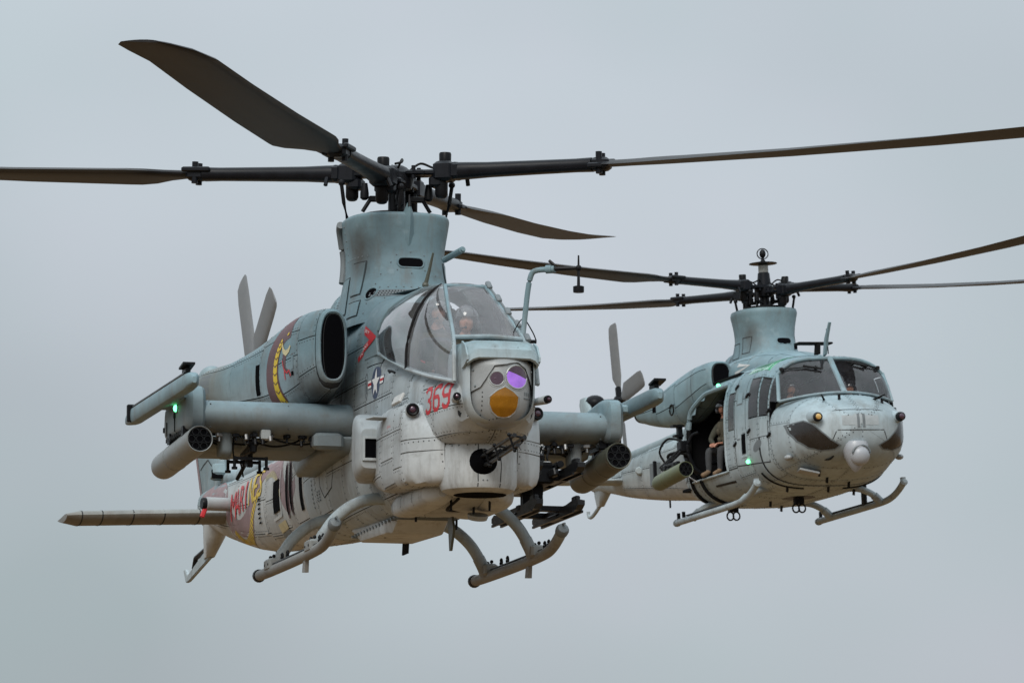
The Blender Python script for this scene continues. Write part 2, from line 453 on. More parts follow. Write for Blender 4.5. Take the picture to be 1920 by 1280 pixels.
class Hull:
    """lofted shell along x. station: (x, half width, z bottom, z widest, z top, exponent low, exponent up[, y centre])"""
    _ph = np.concatenate([1 - np.cos(np.linspace(0, pi / 2, 70))]) * pi / 2
    def __init__(s, st):
        st = sorted(st); s.st = st
        xs = [q[0] for q in st]
        s.x0, s.x1 = xs[0], xs[-1]
        s.fs = [pchip(xs, [q[i] if i < len(q) else 0.0 for q in st]) for i in range(1, 8)]
        s.memo = {}
    def prof(s, x):
        k = round(x, 5)
        if k in s.memo: return s.memo[k]
        hw, zb, zw, zt, nb, nt, yc = [f(x) for f in s.fs]
        ph = np.linspace(0, pi / 2, 90)
        lo = np.stack([hw * np.sin(ph) ** (2 / nb), zw - (zw - zb) * np.cos(ph) ** (2 / nb)], 1)   # bottom -> widest
        up = np.stack([hw * np.cos(ph) ** (2 / nt), zw + (zt - zw) * np.sin(ph) ** (2 / nt)], 1)
        res = []
        for q in (lo, up):
            L = np.concatenate([[0], np.cumsum(np.hypot(*np.diff(q, axis=0).T))])
            res.append((L / max(L[-1], 1e-9), q))
        s.memo[k] = (res, yc)
        return s.memo[k]
    def pt(s, x, t, side=-1):
        (lo, up), yc = s.prof(x)
        if t < 0: t, side = -t, -side
        if t > 1: t, side = 2 - t, -side
        L, q = lo if t <= .5 else up
        u = t * 2 if t <= .5 else t * 2 - 1
        return (x, yc + side * np.interp(u, L, q[:, 0]), np.interp(u, L, q[:, 1]))
    def t_of(s, x, z):
        (lo, up), yc = s.prof(x)
        if z <= lo[1][-1, 1]: return .5 * np.interp(z, lo[1][:, 1], lo[0])
        return .5 + .5 * np.interp(z, up[1][:, 1], up[0])
    def perim(s, x):
        p = np.array([s.pt(x, t) for t in np.linspace(0, 1, 25)])
        return np.linalg.norm(np.diff(p, axis=0), axis=1).sum()
    def shell(s, name, mat, parent, xs, nt=28, holes=(), cap=(True, True), inset=0.009, ts_extra=()):
        ts = sorted(set([round(q, 5) for q in np.linspace(0, 1, nt + 1)] + [round(q, 5) for q in ts_extra]))
        xs = sorted(set(round(x, 4) for x in xs))
        full = [(t, -1) for t in ts] + [(t, 1) for t in reversed(ts[1:-1])]
        n = len(full); vv = []; ff = []
        for x in xs:
            for (t, sd) in full: vv.append(s.pt(x, t, sd))
        for i in range(len(xs) - 1):
            xm = (xs[i] + xs[i + 1]) / 2
            for k in range(n):
                a, b = full[k], full[(k + 1) % n]
                tm = (a[0] + b[0]) / 2; sd = a[1] if a[0] not in (0, 1) else b[1]
                if any(h[0] < xm < h[1] and h[2] < tm < h[3] and (h[4] == 0 or h[4] == sd) for h in holes): continue
                ff.append((i * n + k, i * n + (k + 1) % n, (i + 1) * n + (k + 1) % n, (i + 1) * n + k))
        if cap[0]: ff.append(tuple(range(n)))
        if cap[1]: ff.append(tuple((len(xs) - 1) * n + k for k in range(n - 1, -1, -1)))
        s.skin = ([Vector(p) for p in vv], [f for f in ff if len(f) == 4])
        mb = MB(); mb.add(vv, ff)
        o = mb.build(name, mat, parent)
        if inset:
            nrm = [v.normal.copy() for v in o.data.vertices]
            ctr = [Vector((v.co.x, s.fs[6](v.co.x), s.fs[2](v.co.x))) for v in o.data.vertices]
            for v, q, c in zip(o.data.vertices, nrm, ctr):
                if q.dot(v.co - c) < 0 and abs(q.x) < .7: q = -q
                v.co -= q * inset
            o.data.update()
        return o
    def panel(s, x0, x1, t0, t1, side, mat, parent, gap=0.005, lift=0.004, name='panel', dx=0.12, dt=0.09, level=0.0):
        pm = s.perim((x0 + x1) / 2)
        nx = max(2, int((x1 - x0) / dx) + 2); ntt = max(2, int((t1 - t0) * pm / dt) + 2)
        g = gap / max(pm, .1) 
        X = np.linspace(x0 + gap, x1 - gap, nx)
        def edge(t):
            if not level or t < .12 or t > .8: return lambda x: t
            z = round(s.pt((x0 + x1) / 2, t)[2] / level) * level
            return lambda x: float(s.t_of(x, z))
        e0, e1 = edge(t0), edge(t1)
        TT = np.array([np.linspace(e0(x) + g, max(e1(x) - g, e0(x) + 3 * g), ntt) for x in X])
        P = np.array([[s.pt(x, t, side) for t in TT[i]] for i, x in enumerate(X)])
        e = 1e-3
        N = np.zeros_like(P)
        for i, x in enumerate(X):
            for j, t in enumerate(TT[i]):
                du = np.array(s.pt(min(x + e, s.x1), t, side)) - np.array(s.pt(max(x - e, s.x0), t, side))
                dv = np.array(s.pt(x, min(t + 2e-3, 1), side)) - np.array(s.pt(x, max(t - 2e-3, 0), side))
                nn = np.cross(du, dv); nn = nn / (np.linalg.norm(nn) + 1e-12)
                # outward: away from the section's centre
                c = np.array([x, s.fs[6](x), s.fs[2](x)])
                if np.dot(nn, P[i, j] - c) < 0: nn = -nn
                N[i, j] = nn
        A = P + N * lift; B = P - N * 0.002
        vv = [tuple(p) for p in A.reshape(-1, 3)]
        ff = []
        for i in range(nx - 1):
            for j in range(ntt - 1):
                ff.append((i * ntt + j, i * ntt + j + 1, (i + 1) * ntt + j + 1, (i + 1) * ntt + j))
        bd = [(i, 0) for i in range(nx)] + [(nx - 1, j) for j in range(1, ntt)] + [(i, ntt - 1) for i in range(nx - 2, -1, -1)] + [(0, j) for j in range(ntt - 2, 0, -1)]
        k0 = len(vv); vv += [tuple(B[i, j]) for i, j in bd]
        m = len(bd)
        for q in range(m):
            a = bd[q]; b = bd[(q + 1) % m]
            ff.append((a[0] * ntt + a[1], b[0] * ntt + b[1], k0 + (q + 1) % m, k0 + q))
        mb = MB(); mb.add(vv, ff)
        o = mb.build(name, mat, parent)
        RIV.setdefault(parent.name, []).append((P, N))
        return o

RIV = {}
def rivets(hull_obj, frac=0.5, r=0.0078, step=0.06, lift=0.0045, inset=0.024):
    """rows of rivet heads just inside the panel edges"""
    mb = MB()
    for (P, N) in RIV.get(hull_obj.name, []):
        nx, nt = P.shape[:2]
        for (row, nrow, inner) in ((P[0], N[0], P[1]), (P[-1], N[-1], P[-2]), (P[:, 0], N[:, 0], P[:, 1]), (P[:, -1], N[:, -1], P[:, -2])):
            if random.random() > frac: continue
            seg = np.linalg.norm(np.diff(row, axis=0), axis=1); L = np.concatenate([[0], np.cumsum(seg)])
            q = 0.04
            while q < L[-1] - 0.03:
                p = np.array([np.interp(q, L, row[:, k]) for k in range(3)])
                n_ = np.array([np.interp(q, L, nrow[:, k]) for k in range(3)])
                pin = np.array([np.interp(q, L, inner[:, k]) for k in range(3)])
                d = pin - p; d = d / (np.linalg.norm(d) + 1e-9)
                c = Vector(p + d * inset + n_ * lift); nz = Vector(n_)
                a = nz.orthogonal().normalized(); b = nz.cross(a)
                vv = [c + a * (r * cos(k * pi / 3)) + b * (r * sin(k * pi / 3)) for k in range(6)] + [c + nz * r * .5]
                mb.add(vv, [(k, (k + 1) % 6, 6) for k in range(6)])
                q += step
    if mb.v: mb.build('rivets', 'seam', hull_obj, smooth=False, kind='stuff', recalc=False)

def bvh_of(objs):
    vv, ff = [], []
    for o in objs:
        if isinstance(o, Hull):
            k = len(vv); vv += o.skin[0]; ff += [tuple(k + i for i in f) for f in o.skin[1]]; continue
        k = len(vv)
        vv += [v.co.copy() for v in o.data.vertices]
        ff += [tuple(k + i for i in p.vertices) for p in o.data.polygons]
    return BVHTree.FromPolygons(vv, ff)

def decal(name, polys, mats, parent, bvh, side=-1, axis='y', off=0.006, maxe=0.06, kind=None, label=None):
    """polys: list of (2D outline, material index); wrapped onto the skin by casting along `axis` from outside"""
    bm = bmesh.new()
    for poly, mi in polys:
        vs_ = [bm.verts.new((u, v, 0)) for u, v in poly]
        try: f = bm.faces.new(vs_)
        except ValueError: continue
        f.material_index = mi; f.normal_update()
    bmesh.ops.triangulate(bm, faces=bm.faces)
    for _ in range(6):
        es = [e for e in bm.edges if e.calc_length() > maxe]
        if not es: break
        bmesh.ops.subdivide_edges(bm, edges=es, cuts=1)
        bmesh.ops.triangulate(bm, faces=[f for f in bm.faces if len(f.verts) > 3])
    bad = []
    for v in bm.verts:
        u, w = v.co.x, v.co.y
        if axis == 'y': o = Vector((u, side * 6, w)); d = Vector((0, -side, 0))
        elif axis == 'x': o = Vector((side * 9, u, w)); d = Vector((-side, 0, 0))
        else: o = Vector((u, w, side * 9)); d = Vector((0, 0, -side))
        h, nrm, _i, _d = bvh.ray_cast(o, d)
        if h is None: bad.append(v); continue
        if nrm.dot(d) > 0: nrm = -nrm
        v.co = h + (nrm - d).normalized() * off
    if bad: bmesh.ops.delete(bm, geom=bad, context='VERTS')
    me = bpy.data.meshes.new(name); bm.to_mesh(me); bm.free()
    for q in mats: me.materials.append(M[q])
    return link(name, me, None, parent, True, 60, label, kind)

def stroke(pts, w, closed=False):
    """2D polyline -> list of quads with mitred joints"""
    P = [Vector(p) for p in pts]; n = len(P); L = []; R = []
    for i in range(n):
        ww = w[i] if isinstance(w, (list, tuple)) else w
        if closed: a, b = P[i - 1], P[(i + 1) % n]; t0 = (P[i] - a).normalized(); t1 = (b - P[i]).normalized()
        else:
            t0 = (P[i] - P[i - 1]).normalized() if i else (P[1] - P[0]).normalized()
            t1 = (P[i + 1] - P[i]).normalized() if i < n - 1 else t0
        n0 = Vector((-t0.y, t0.x)); n1 = Vector((-t1.y, t1.x)); m = (n0 + n1).normalized()
        k = ww / 2 / max(m.dot(n0), .5)
        L.append(P[i] + m * k); R.append(P[i] - m * k)
    qs = []
    for i in range(n if closed else n - 1):
        j = (i + 1) % n
        qs.append([tuple(L[i]), tuple(R[i]), tuple(R[j]), tuple(L[j])])
    return qs

def ellipse(cx, cy, a, b, n=24, rot=0.0):
    return [(cx + a * cos(2 * pi * k / n) * cos(rot) - b * sin(2 * pi * k / n) * sin(rot),
             cy + a * cos(2 * pi * k / n) * sin(rot) + b * sin(2 * pi * k / n) * cos(rot)) for k in range(n)]

def text_polys(txt, h, width=None, mi=0):
    """flat lettering as polygons, origin at the left end of the baseline"""
    cu = bpy.data.curves.new('lettering', 'FONT'); cu.body = txt; cu.size = 1.0
    cu.resolution_u = 3; cu.fill_mode = 'FRONT'
    o = bpy.data.objects.new('lettering', cu); COL.objects.link(o)
    dg = bpy.context.evaluated_depsgraph_get()
    me = bpy.data.meshes.new_from_object(o.evaluated_get(dg))
    xs = [v.co.x for v in me.vertices]; ys = [v.co.y for v in me.vertices]
    sy = h / (max(ys) - min(ys)); sx = sy if width is None else width / (max(xs) - min(xs))
    out = [([((me.vertices[i].co.x - min(xs)) * sx, (me.vertices[i].co.y - min(ys)) * sy) for i in p.vertices], mi) for p in me.polygons]
    bpy.data.objects.remove(o); bpy.data.curves.remove(cu); bpy.data.meshes.remove(me)
    return out

def xf(polys, dx, dy, rot=0.0, sx=1.0, shear=0.0):
    c, s_ = cos(rot), sin(rot)
    return [([(dx + (u * sx + v * shear) * c - v * s_, dy + (u * sx + v * shear) * s_ + v * c) for u, v in p], m) for p, m in polys]

def thing(name, label, cat, mat, group=None):
    o = bpy.data.objects.new(name, None); COL.objects.link(o)
    o.empty_display_size = 0.3
    o.matrix_world = mat
    o['label'] = label; o['category'] = cat
    if group: o['group'] = group
    return o

def pose(az, pitch, roll, loc):
    """x forward, y to port, z up; nose towards the camera, turned az degrees to the right of it"""
    a = radians(az); s_, c = sin(a), cos(a)
    Rz = Matrix(((s_, c, 0), (-c, s_, 0), (0, 0, 1)))
    p = radians(pitch); Rp = Matrix(((cos(p), 0, -sin(p)), (0, 1, 0), (sin(p), 0, cos(p))))
    r = radians(roll); Rr = Matrix(((1, 0, 0), (0, cos(r), -sin(r)), (0, sin(r), cos(r))))
    m = (Rz @ Rp @ Rr).to_4x4(); m.translation = Vector(loc)
    return m

# ------------------------------------------------------------------ ground
gm, gnt, gb, gout = _nodes('dry_ground')
_tc = gnt.nodes.new('ShaderNodeTexCoord')
gc = _mixc(gnt, _range(gnt, _noise(gnt, _tc.outputs['Object'], 0.02, 8, 0.6), 0.35, 0.65, 0, 1), (0.165, 0.09, 0.03), (0.12, 0.07, 0.03))
gc = _mixc(gnt, _range(gnt, _noise(gnt, _tc.outputs['Object'], 1.5, 6, 0.6), 0.4, 0.7, 0, 0.6), gc, (0.18, 0.105, 0.038))
gnt.links.new(gc, gb.inputs['Base Color']); gb.inputs['Roughness'].default_value = 0.95
M['ground'] = gm
g = MB()
g.add([(-6000, -6000, 0), (6000, -6000, 0), (6000, 6000, 0), (-6000, 6000, 0)], [(0, 1, 2, 3)])
go = g.build('ground', 'ground', None, smooth=False)
go['kind'] = 'structure'; go['label'] = 'dry brown airfield grass below the helicopters'
# ------------------------------------------------------------------ shared: rotors, pods, people
def airfoil(chord, thick, n=9, camber=0.02):
    """closed section, leading edge at +chord*0.3, trailing edge at -chord*0.7; returns (y, z)"""
    up, lo = [], []
    for k in range(n):
        u = 0.5 * (1 - cos(pi * k / (n - 1)))
        t = 5 * thick * (0.2969 * math.sqrt(u) - 0.126 * u - 0.3516 * u * u + 0.2843 * u ** 3 - 0.1036 * u ** 4)
        c = camber * 4 * u * (1 - u)
        up.append((chord * (0.3 - u), chord * (c + t))); lo.append((chord * (0.3 - u), chord * (c - t)))
    return up + lo[-2:0:-1]

def blade_mesh(R, r0, chord, twist0=8.0, twist1=-2.0):
    rs = []
    for r, c, th in ((r0, .24, .30), (r0 + .12, .25, .28), (r0 + .3, chord * .55, .2), (r0 + .5, chord * .85, .14), (r0 + .68, chord * .99, .12), (r0 + .8, chord, .115), (R * .55, chord, .11),
                     (R * .75, chord, .1), (R * .9, chord, .09), (R * .955, chord * .96, .085), (R * .985, chord * .8, .08), (R, chord * .55, .07)):
        u = (r - r0) / (R - r0)
        tw = radians(twist0 + (twist1 - twist0) * u)
        sw = -max(0, (r - R * .93)) * .45
        zc = .15 * u * u
        rs.append([(r, (y + sw) * cos(tw) - z * sin(tw), (y + sw) * sin(tw) + z * cos(tw) + zc) for y, z in airfoil(c, th)])
    return MB().rings(rs)

def sub(name, mesh_owner, parent, mtx, label=None):
    o = bpy.data.objects.new(name, mesh_owner.data); COL.objects.link(o)
    o.parent = parent; o.matrix_local = mtx
    return o

def main_rotor(root, hub, R, chord, angles, coning, tilt_x, tilt_y, mast_len, top=0.12):
    mb = MB()
    mb.lathe([(.085, -mast_len), (.085, -.12), (.15, -.1), (.17, -.02), (.17, .06), (.12, .1), (.1, top), (.06, top + .02)], n=24)
    mb.lathe([(.11, -mast_len - .02), (.2, -mast_len), (.21, -mast_len + .05), (.12, -mast_len + .09)], n=24)
    for i, a in enumerate(angles):
        z = 0.055 if i % 2 == 0 else -0.045
        Rm = Matrix.Rotation(radians(a), 3, 'Z')
        for (x, w) in ((.22, .26), (.38, .22), (.52, .18)):
            mb.box(Rm @ Vector((x, 0, z)), (.2, w, .055), Rm, bev=.015)
        for sy in (-1, 1):
            mb.cyl(Rm @ Vector((.2, sy * .1, z - .06)), Rm @ Vector((.2, sy * .1, z + .07)), .022, n=8)
    ho = mb.build('main_rotor', 'rotor', root)
    ho.matrix_local = Matrix.Translation(hub) @ Matrix.Rotation(radians(tilt_y), 4, 'Y') @ Matrix.Rotation(radians(tilt_x), 4, 'X')
    for i, a in enumerate(angles):
        Rm = Matrix.Rotation(radians(a + 20), 3, 'Z')
        hs = MB(); hs.tube(catmull([Rm @ Vector(q) for q in ((.14, 0, .1), (.24, .03, .17), (.36, .02, .13), (.45, -.05, .1))], 5), .013, 6); hs.build('hose', 'cable', ho)
        sc_ = MB(); sc_.box(Rm @ Vector((.2, 0, -.2)), (.16, .05, .06), Rm, bev=.01); sc_.cyl(Rm @ Vector((.26, 0, -.2)), Rm @ Vector((.34, .0, -.33)), .02, n=8); sc_.build('scissor_link', 'dark', ho)
    # masters
    gb_ = MB()
    gb_.box((.5, 0, 0), (.2, .25, .2), bev=.03)
    gb_.box((.42, 0, -.1), (.14, .2, .12), bev=.025)
    gb_.box((.62, 0, 0), (.12, .23, .17), bev=.03)
    rs = []
    for x, w, h in ((.62, .115, .088), (.72, .118, .085), (.95, .11, .075), (1.4, .1, .07), (1.85, .1, .066), (2.02, .11, .07)):
        rs.append([(x, w * math.copysign(abs(cos(2 * pi * k / 16)) ** .7, cos(2 * pi * k / 16)), h * math.copysign(abs(sin(2 * pi * k / 16)) ** .7, sin(2 * pi * k / 16))) for k in range(16)])
    gb_.rings(rs)
    gb_.cyl((.7, .1, -.05), (.7, .14, -.13), .022, n=8)
    grip = gb_.build('blade_grip', 'rotor', ho)
    dm = MB()
    dm.lathe([(.05, .09), (.06, .1), (.062, .19), (.055, .205)], (.5, 0, 0), n=16)
    damper = dm.build('damper', 'dark', ho)
    d2_ = MB(); d2_.lathe([(.065, -.1), (.065, -.22), (.05, -.25), (.03, -.26)], (.47, -.02, 0), n=16); lower = d2_.build('lower_damper', 'dark', ho)
    d3_ = MB(); d3_.lathe([(.03, -.1), (.045, -.2), (.045, -.25), (.02, -.27)], (.3, .12, 0), n=12); stop = d3_.build('droop_stop', 'dark', ho)
    hm = MB()
    hm.box((2.1, 0, 0), (.2, .2, .13), bev=.03)
    hm.box((2.08, .11, .04), (.3, .05, .05), bev=.012)
    hm.box((2.1, -.12, -.02), (.22, .05, .05), bev=.012)
    for sy in (-.07, .07): hm.cyl((2.1, sy, -.1), (2.1, sy, .12), .032, n=10)
    hinge = hm.build('fold_hinge', 'rotor', ho)
    bl = blade_mesh(R, 2.14, chord).build('blade', 'blade', ho)
    lk = MB(); lk.tube([(.52, .2, -.1), (.5, .17, -.3), (.47, .13, -mast_len - .05)], .02, 8)
    lk.sphere((.52, .19, -.1), .035, 8, 6)
    link_o = lk.build('pitch_link', 'dark', ho)
    for i, a in enumerate(angles):
        z = 0.055 if i % 2 == 0 else -0.045
        m0 = Matrix.Rotation(radians(a), 4, 'Z') @ Matrix.Translation((0, 0, z))
        mc = m0 @ Matrix.Rotation(radians(-coning), 4, 'Y')
        if i == 0:
            for o in (grip, hinge, bl): o.matrix_local = mc
            for o in (damper, lower, stop, link_o): o.matrix_local = m0
        else:
            sub('blade_grip', grip, ho, mc); sub('fold_hinge', hinge, ho, mc); sub('blade', bl, ho, mc)
            sub('damper', damper, ho, m0); sub('pitch_link', link_o, ho, m0); sub('lower_damper', lower, ho, m0); sub('droop_stop', stop, ho, m0)
    return ho

def tail_rotor(root, hub, R, chord, angles, mat_blade='blade_tail'):
    """disc in the x-z plane, hub on the port side"""
    mb = MB()
    mb.lathe([(.05, -.42), (.06, -.1), (.11, -.08), (.11, .06), (.05, .1)], (0, 0, 0), (0, 1, 0), n=16)
    for a in angles:
        Rm = Matrix.Rotation(radians(a), 3, 'Y')
        mb.box(Rm @ Vector((0, 0, .17)), (.1, .1, .26), Rm, bev=.02)
    ho = mb.build('tail_rotor', 'dark', root); ho.matrix_local = Matrix.Translation(hub)
    rs = []
    for r, c, th in ((.25, .1, .35), (.36, .2, .2), (.5, chord, .13), (R * .85, chord, .1), (R * .97, chord * .9, .09), (R, chord * .6, .08)):
        tw = radians(10)
        rs.append([(y * cos(tw) - z * sin(tw), y * sin(tw) + z * cos(tw), r) for y, z in airfoil(c, th, 7, 0)])
    b0 = MB().rings(rs).build('blade', mat_blade, ho)
    for i, a in enumerate(angles):
        m = Matrix.Rotation(radians(a), 4, 'Y') @ Matrix.Translation((0, .03 * (-1) ** i, 0))
        if i == 0: b0.matrix_local = m
        else: sub('blade', b0, ho, m)
    return ho

def rocket_pod(root, front, L, r, mat, pitch=0.0, yaw=0.0, blunt=True):
    mb = MB()
    prof = [(r * .96, 0.0), (r, -.012), (r, -.05), (r * .985, -.055), (r * .985, -.09), (r, -.1), (r, -L * .5), (r * 1.006, -L * .5 - .01), (r, -L * .5 - .02), (r, -L + .2), (r * .97, -L + .1), (r * .86, -L + .03), (r * .7, -L)]
    mb.lathe(prof, (0, 0, 0), (1, 0, 0), n=32, cap=False)
    rim = [(r * .96, 0), (r * .9, -.004), (r * .9, -.03)]
    mb.lathe(rim, (0, 0, 0), (1, 0, 0), n=32, cap=False)
    n = len(mb.v)
    mb.lathe([(r * .7, -L), (r * .1, -L - .005)], (0, 0, 0), (1, 0, 0), n=24)
    o = mb.build('rocket_pod', mat, root)
    o.matrix_local = Matrix.Translation(front) @ Matrix.Rotation(radians(yaw), 4, 'Z') @ Matrix.Rotation(radians(-pitch), 4, 'Y')
    for u_ in (.3, .62):
        bd_ = MB(); bd_.lathe([(r * 1.0, -L * u_), (r * 1.025, -L * u_ - .004), (r * 1.025, -L * u_ - .026), (r * 1.0, -L * u_ - .03)], (0, 0, 0), (1, 0, 0), n=32, cap=False); bd_.build('band', mat, o)
    hb_ = MB()
    for u_ in (.34, .58): hb_.box((-L * u_, 0, r + .02), (.1, .06, .05), bev=.01)
    hb_.box((-L * .46, 0, r + .008), (.5, .05, .025)); hb_.build('hanger', 'dark', o)
    fb = MB(); fb.lathe([(r * .905, -.022), (r * .02, -.022)], (0, 0, 0), (1, 0, 0), n=32)
    fb.build('bulkhead', 'dark', o)
    tb = MB()
    rt = r * .27
    tb.lathe([(rt * .86, -.02), (rt * .86, -.006), (rt, -.006), (rt, -.02)], (0, 0, 0), (1, 0, 0), n=18, cap=False)
    tb.lathe([(rt * .88, -.018), (rt * .02, -.0185)], (0, 0, 0), (1, 0, 0), n=18, mi=1)
    t0 = tb.build('tube', ['gun', 'black'], o)
    for k in range(7):
        p = (0, 0, 0) if k == 6 else (0, .6 * r * cos(k * pi / 3), .6 * r * sin(k * pi / 3))
        if k == 0: t0.location = p
        else: sub('tube', t0, o, Matrix.Translation(p))
    return o

# ---- people ----------------------------------------------------------------
def skin_body(joints, edges, root_i=0, sub_lv=2):
    me = bpy.data.meshes.new('skel')
    me.from_pydata([j[0] for j in joints], edges, [])
    o = bpy.data.objects.new('skel', me); COL.objects.link(o)
    md = o.modifiers.new('skin', 'SKIN'); md.use_smooth_shade = True; md.branch_smoothing = 0.6
    for i, j in enumerate(joints):
        me.skin_vertices[0].data[i].radius = j[1]
        me.skin_vertices[0].data[i].use_root = (i == root_i)
    ss = o.modifiers.new('sub', 'SUBSURF'); ss.levels = sub_lv; ss.render_levels = sub_lv
    dg = bpy.context.evaluated_depsgraph_get()
    out = bpy.data.meshes.new_from_object(o.evaluated_get(dg))
    bpy.data.objects.remove(o); bpy.data.meshes.remove(me)
    return out

def head_geo(c, R, s=1.0):
    """head with brow, eye sockets, nose, mouth and ears; faces +x before R is applied"""
    vv, ff = [], []
    n, m = 28, 22
    for j in range(m + 1):
        ph = -pi / 2 + pi * j / m
        for k in range(n):
            th = 2 * pi * k / n
            x, y, z = .098 * cos(ph) * cos(th), .077 * cos(ph) * sin(th), .118 * sin(ph)
            f = max(0, cos(th)) * max(cos(ph), 0)
            if z < 0: y *= 1 - .28 * (-z / .118) ** 1.3; x *= (1 - .12 * (-z / .118)) if x < 0 else 1.0
            g = lambda yy, zz, sy, sz: math.exp(-((y - yy) / sy) ** 2 - ((z - zz) / sz) ** 2) * (1 if x > 0 else 0)
            x += .026 * g(0, -.018, .012, .017) + .013 * g(0, .005, .008, .025)
            x -= .012 * (g(.032, .012, .016, .011) + g(-.032, .012, .016, .011))
            x += .006 * g(0, .034, .05, .01) + .007 * g(0, -.056, .022, .007) - .006 * g(0, -.064, .026, .004) + .006 * g(0, -.073, .02, .007) + .009 * g(0, -.1, .022, .014)
            vv.append((x, y, z))
    for j in range(m):
        for k in range(n):
            ff.append((j * n + k, j * n + (k + 1) % n, (j + 1) * n + (k + 1) % n, (j + 1) * n + k))
    out = [R @ (Vector(p) * s) + Vector(c) for p in vv]
    return out, ff

def hand_geo(mb, wrist, fwd, up, size=1.0, side=1, curl=0.9, mi=0):
    """palm and five bent fingers; fwd = towards the knuckles, up = back of the hand"""
    f = Vector(fwd).normalized(); u = Vector(up); u = (u - f * u.dot(f)).normalized(); r = f.cross(u) * side
    w = Vector(wrist)
    mb.rings([[w + f * (d * size) + r * (hw * size * cos(2 * pi * k / 10)) + u * (hh * size * sin(2 * pi * k / 10)) for k in range(10)]
              for d, hw, hh in ((-.02, .026, .02), (.02, .034, .018), (.06, .042, .017), (.09, .04, .014))], True, mi)
    for q, (off, ln) in enumerate(((-.031, .068), (-.011, .078), (.01, .072), (.029, .056))):
        p = w + f * (.085 * size) + r * (off * size); d = f.copy(); path = [p]
        for seg in range(3):
            ang = curl * (.35 + .45 * seg)
            dd = f * cos(ang) - u * sin(ang)
            p = p + dd * (ln * size * (.45, .32, .25)[seg]); path.append(p)
        mb.tube(path, [.0095 * size, .009 * size, .0085 * size, .007 * size], 7, True, mi)
    p = w + f * (.025 * size) - r * (.033 * size)
    mb.tube([p, p + (f * .6 - r * .6 - u * .3) * (.035 * size), p + (f * 1.1 - r * .55 - u * .6) * (.052 * size), p + (f * 1.6 - r * .3 - u * .8) * (.06 * size)],
            [.013 * size, .0115 * size, .01 * size, .008 * size], 7, True, mi)

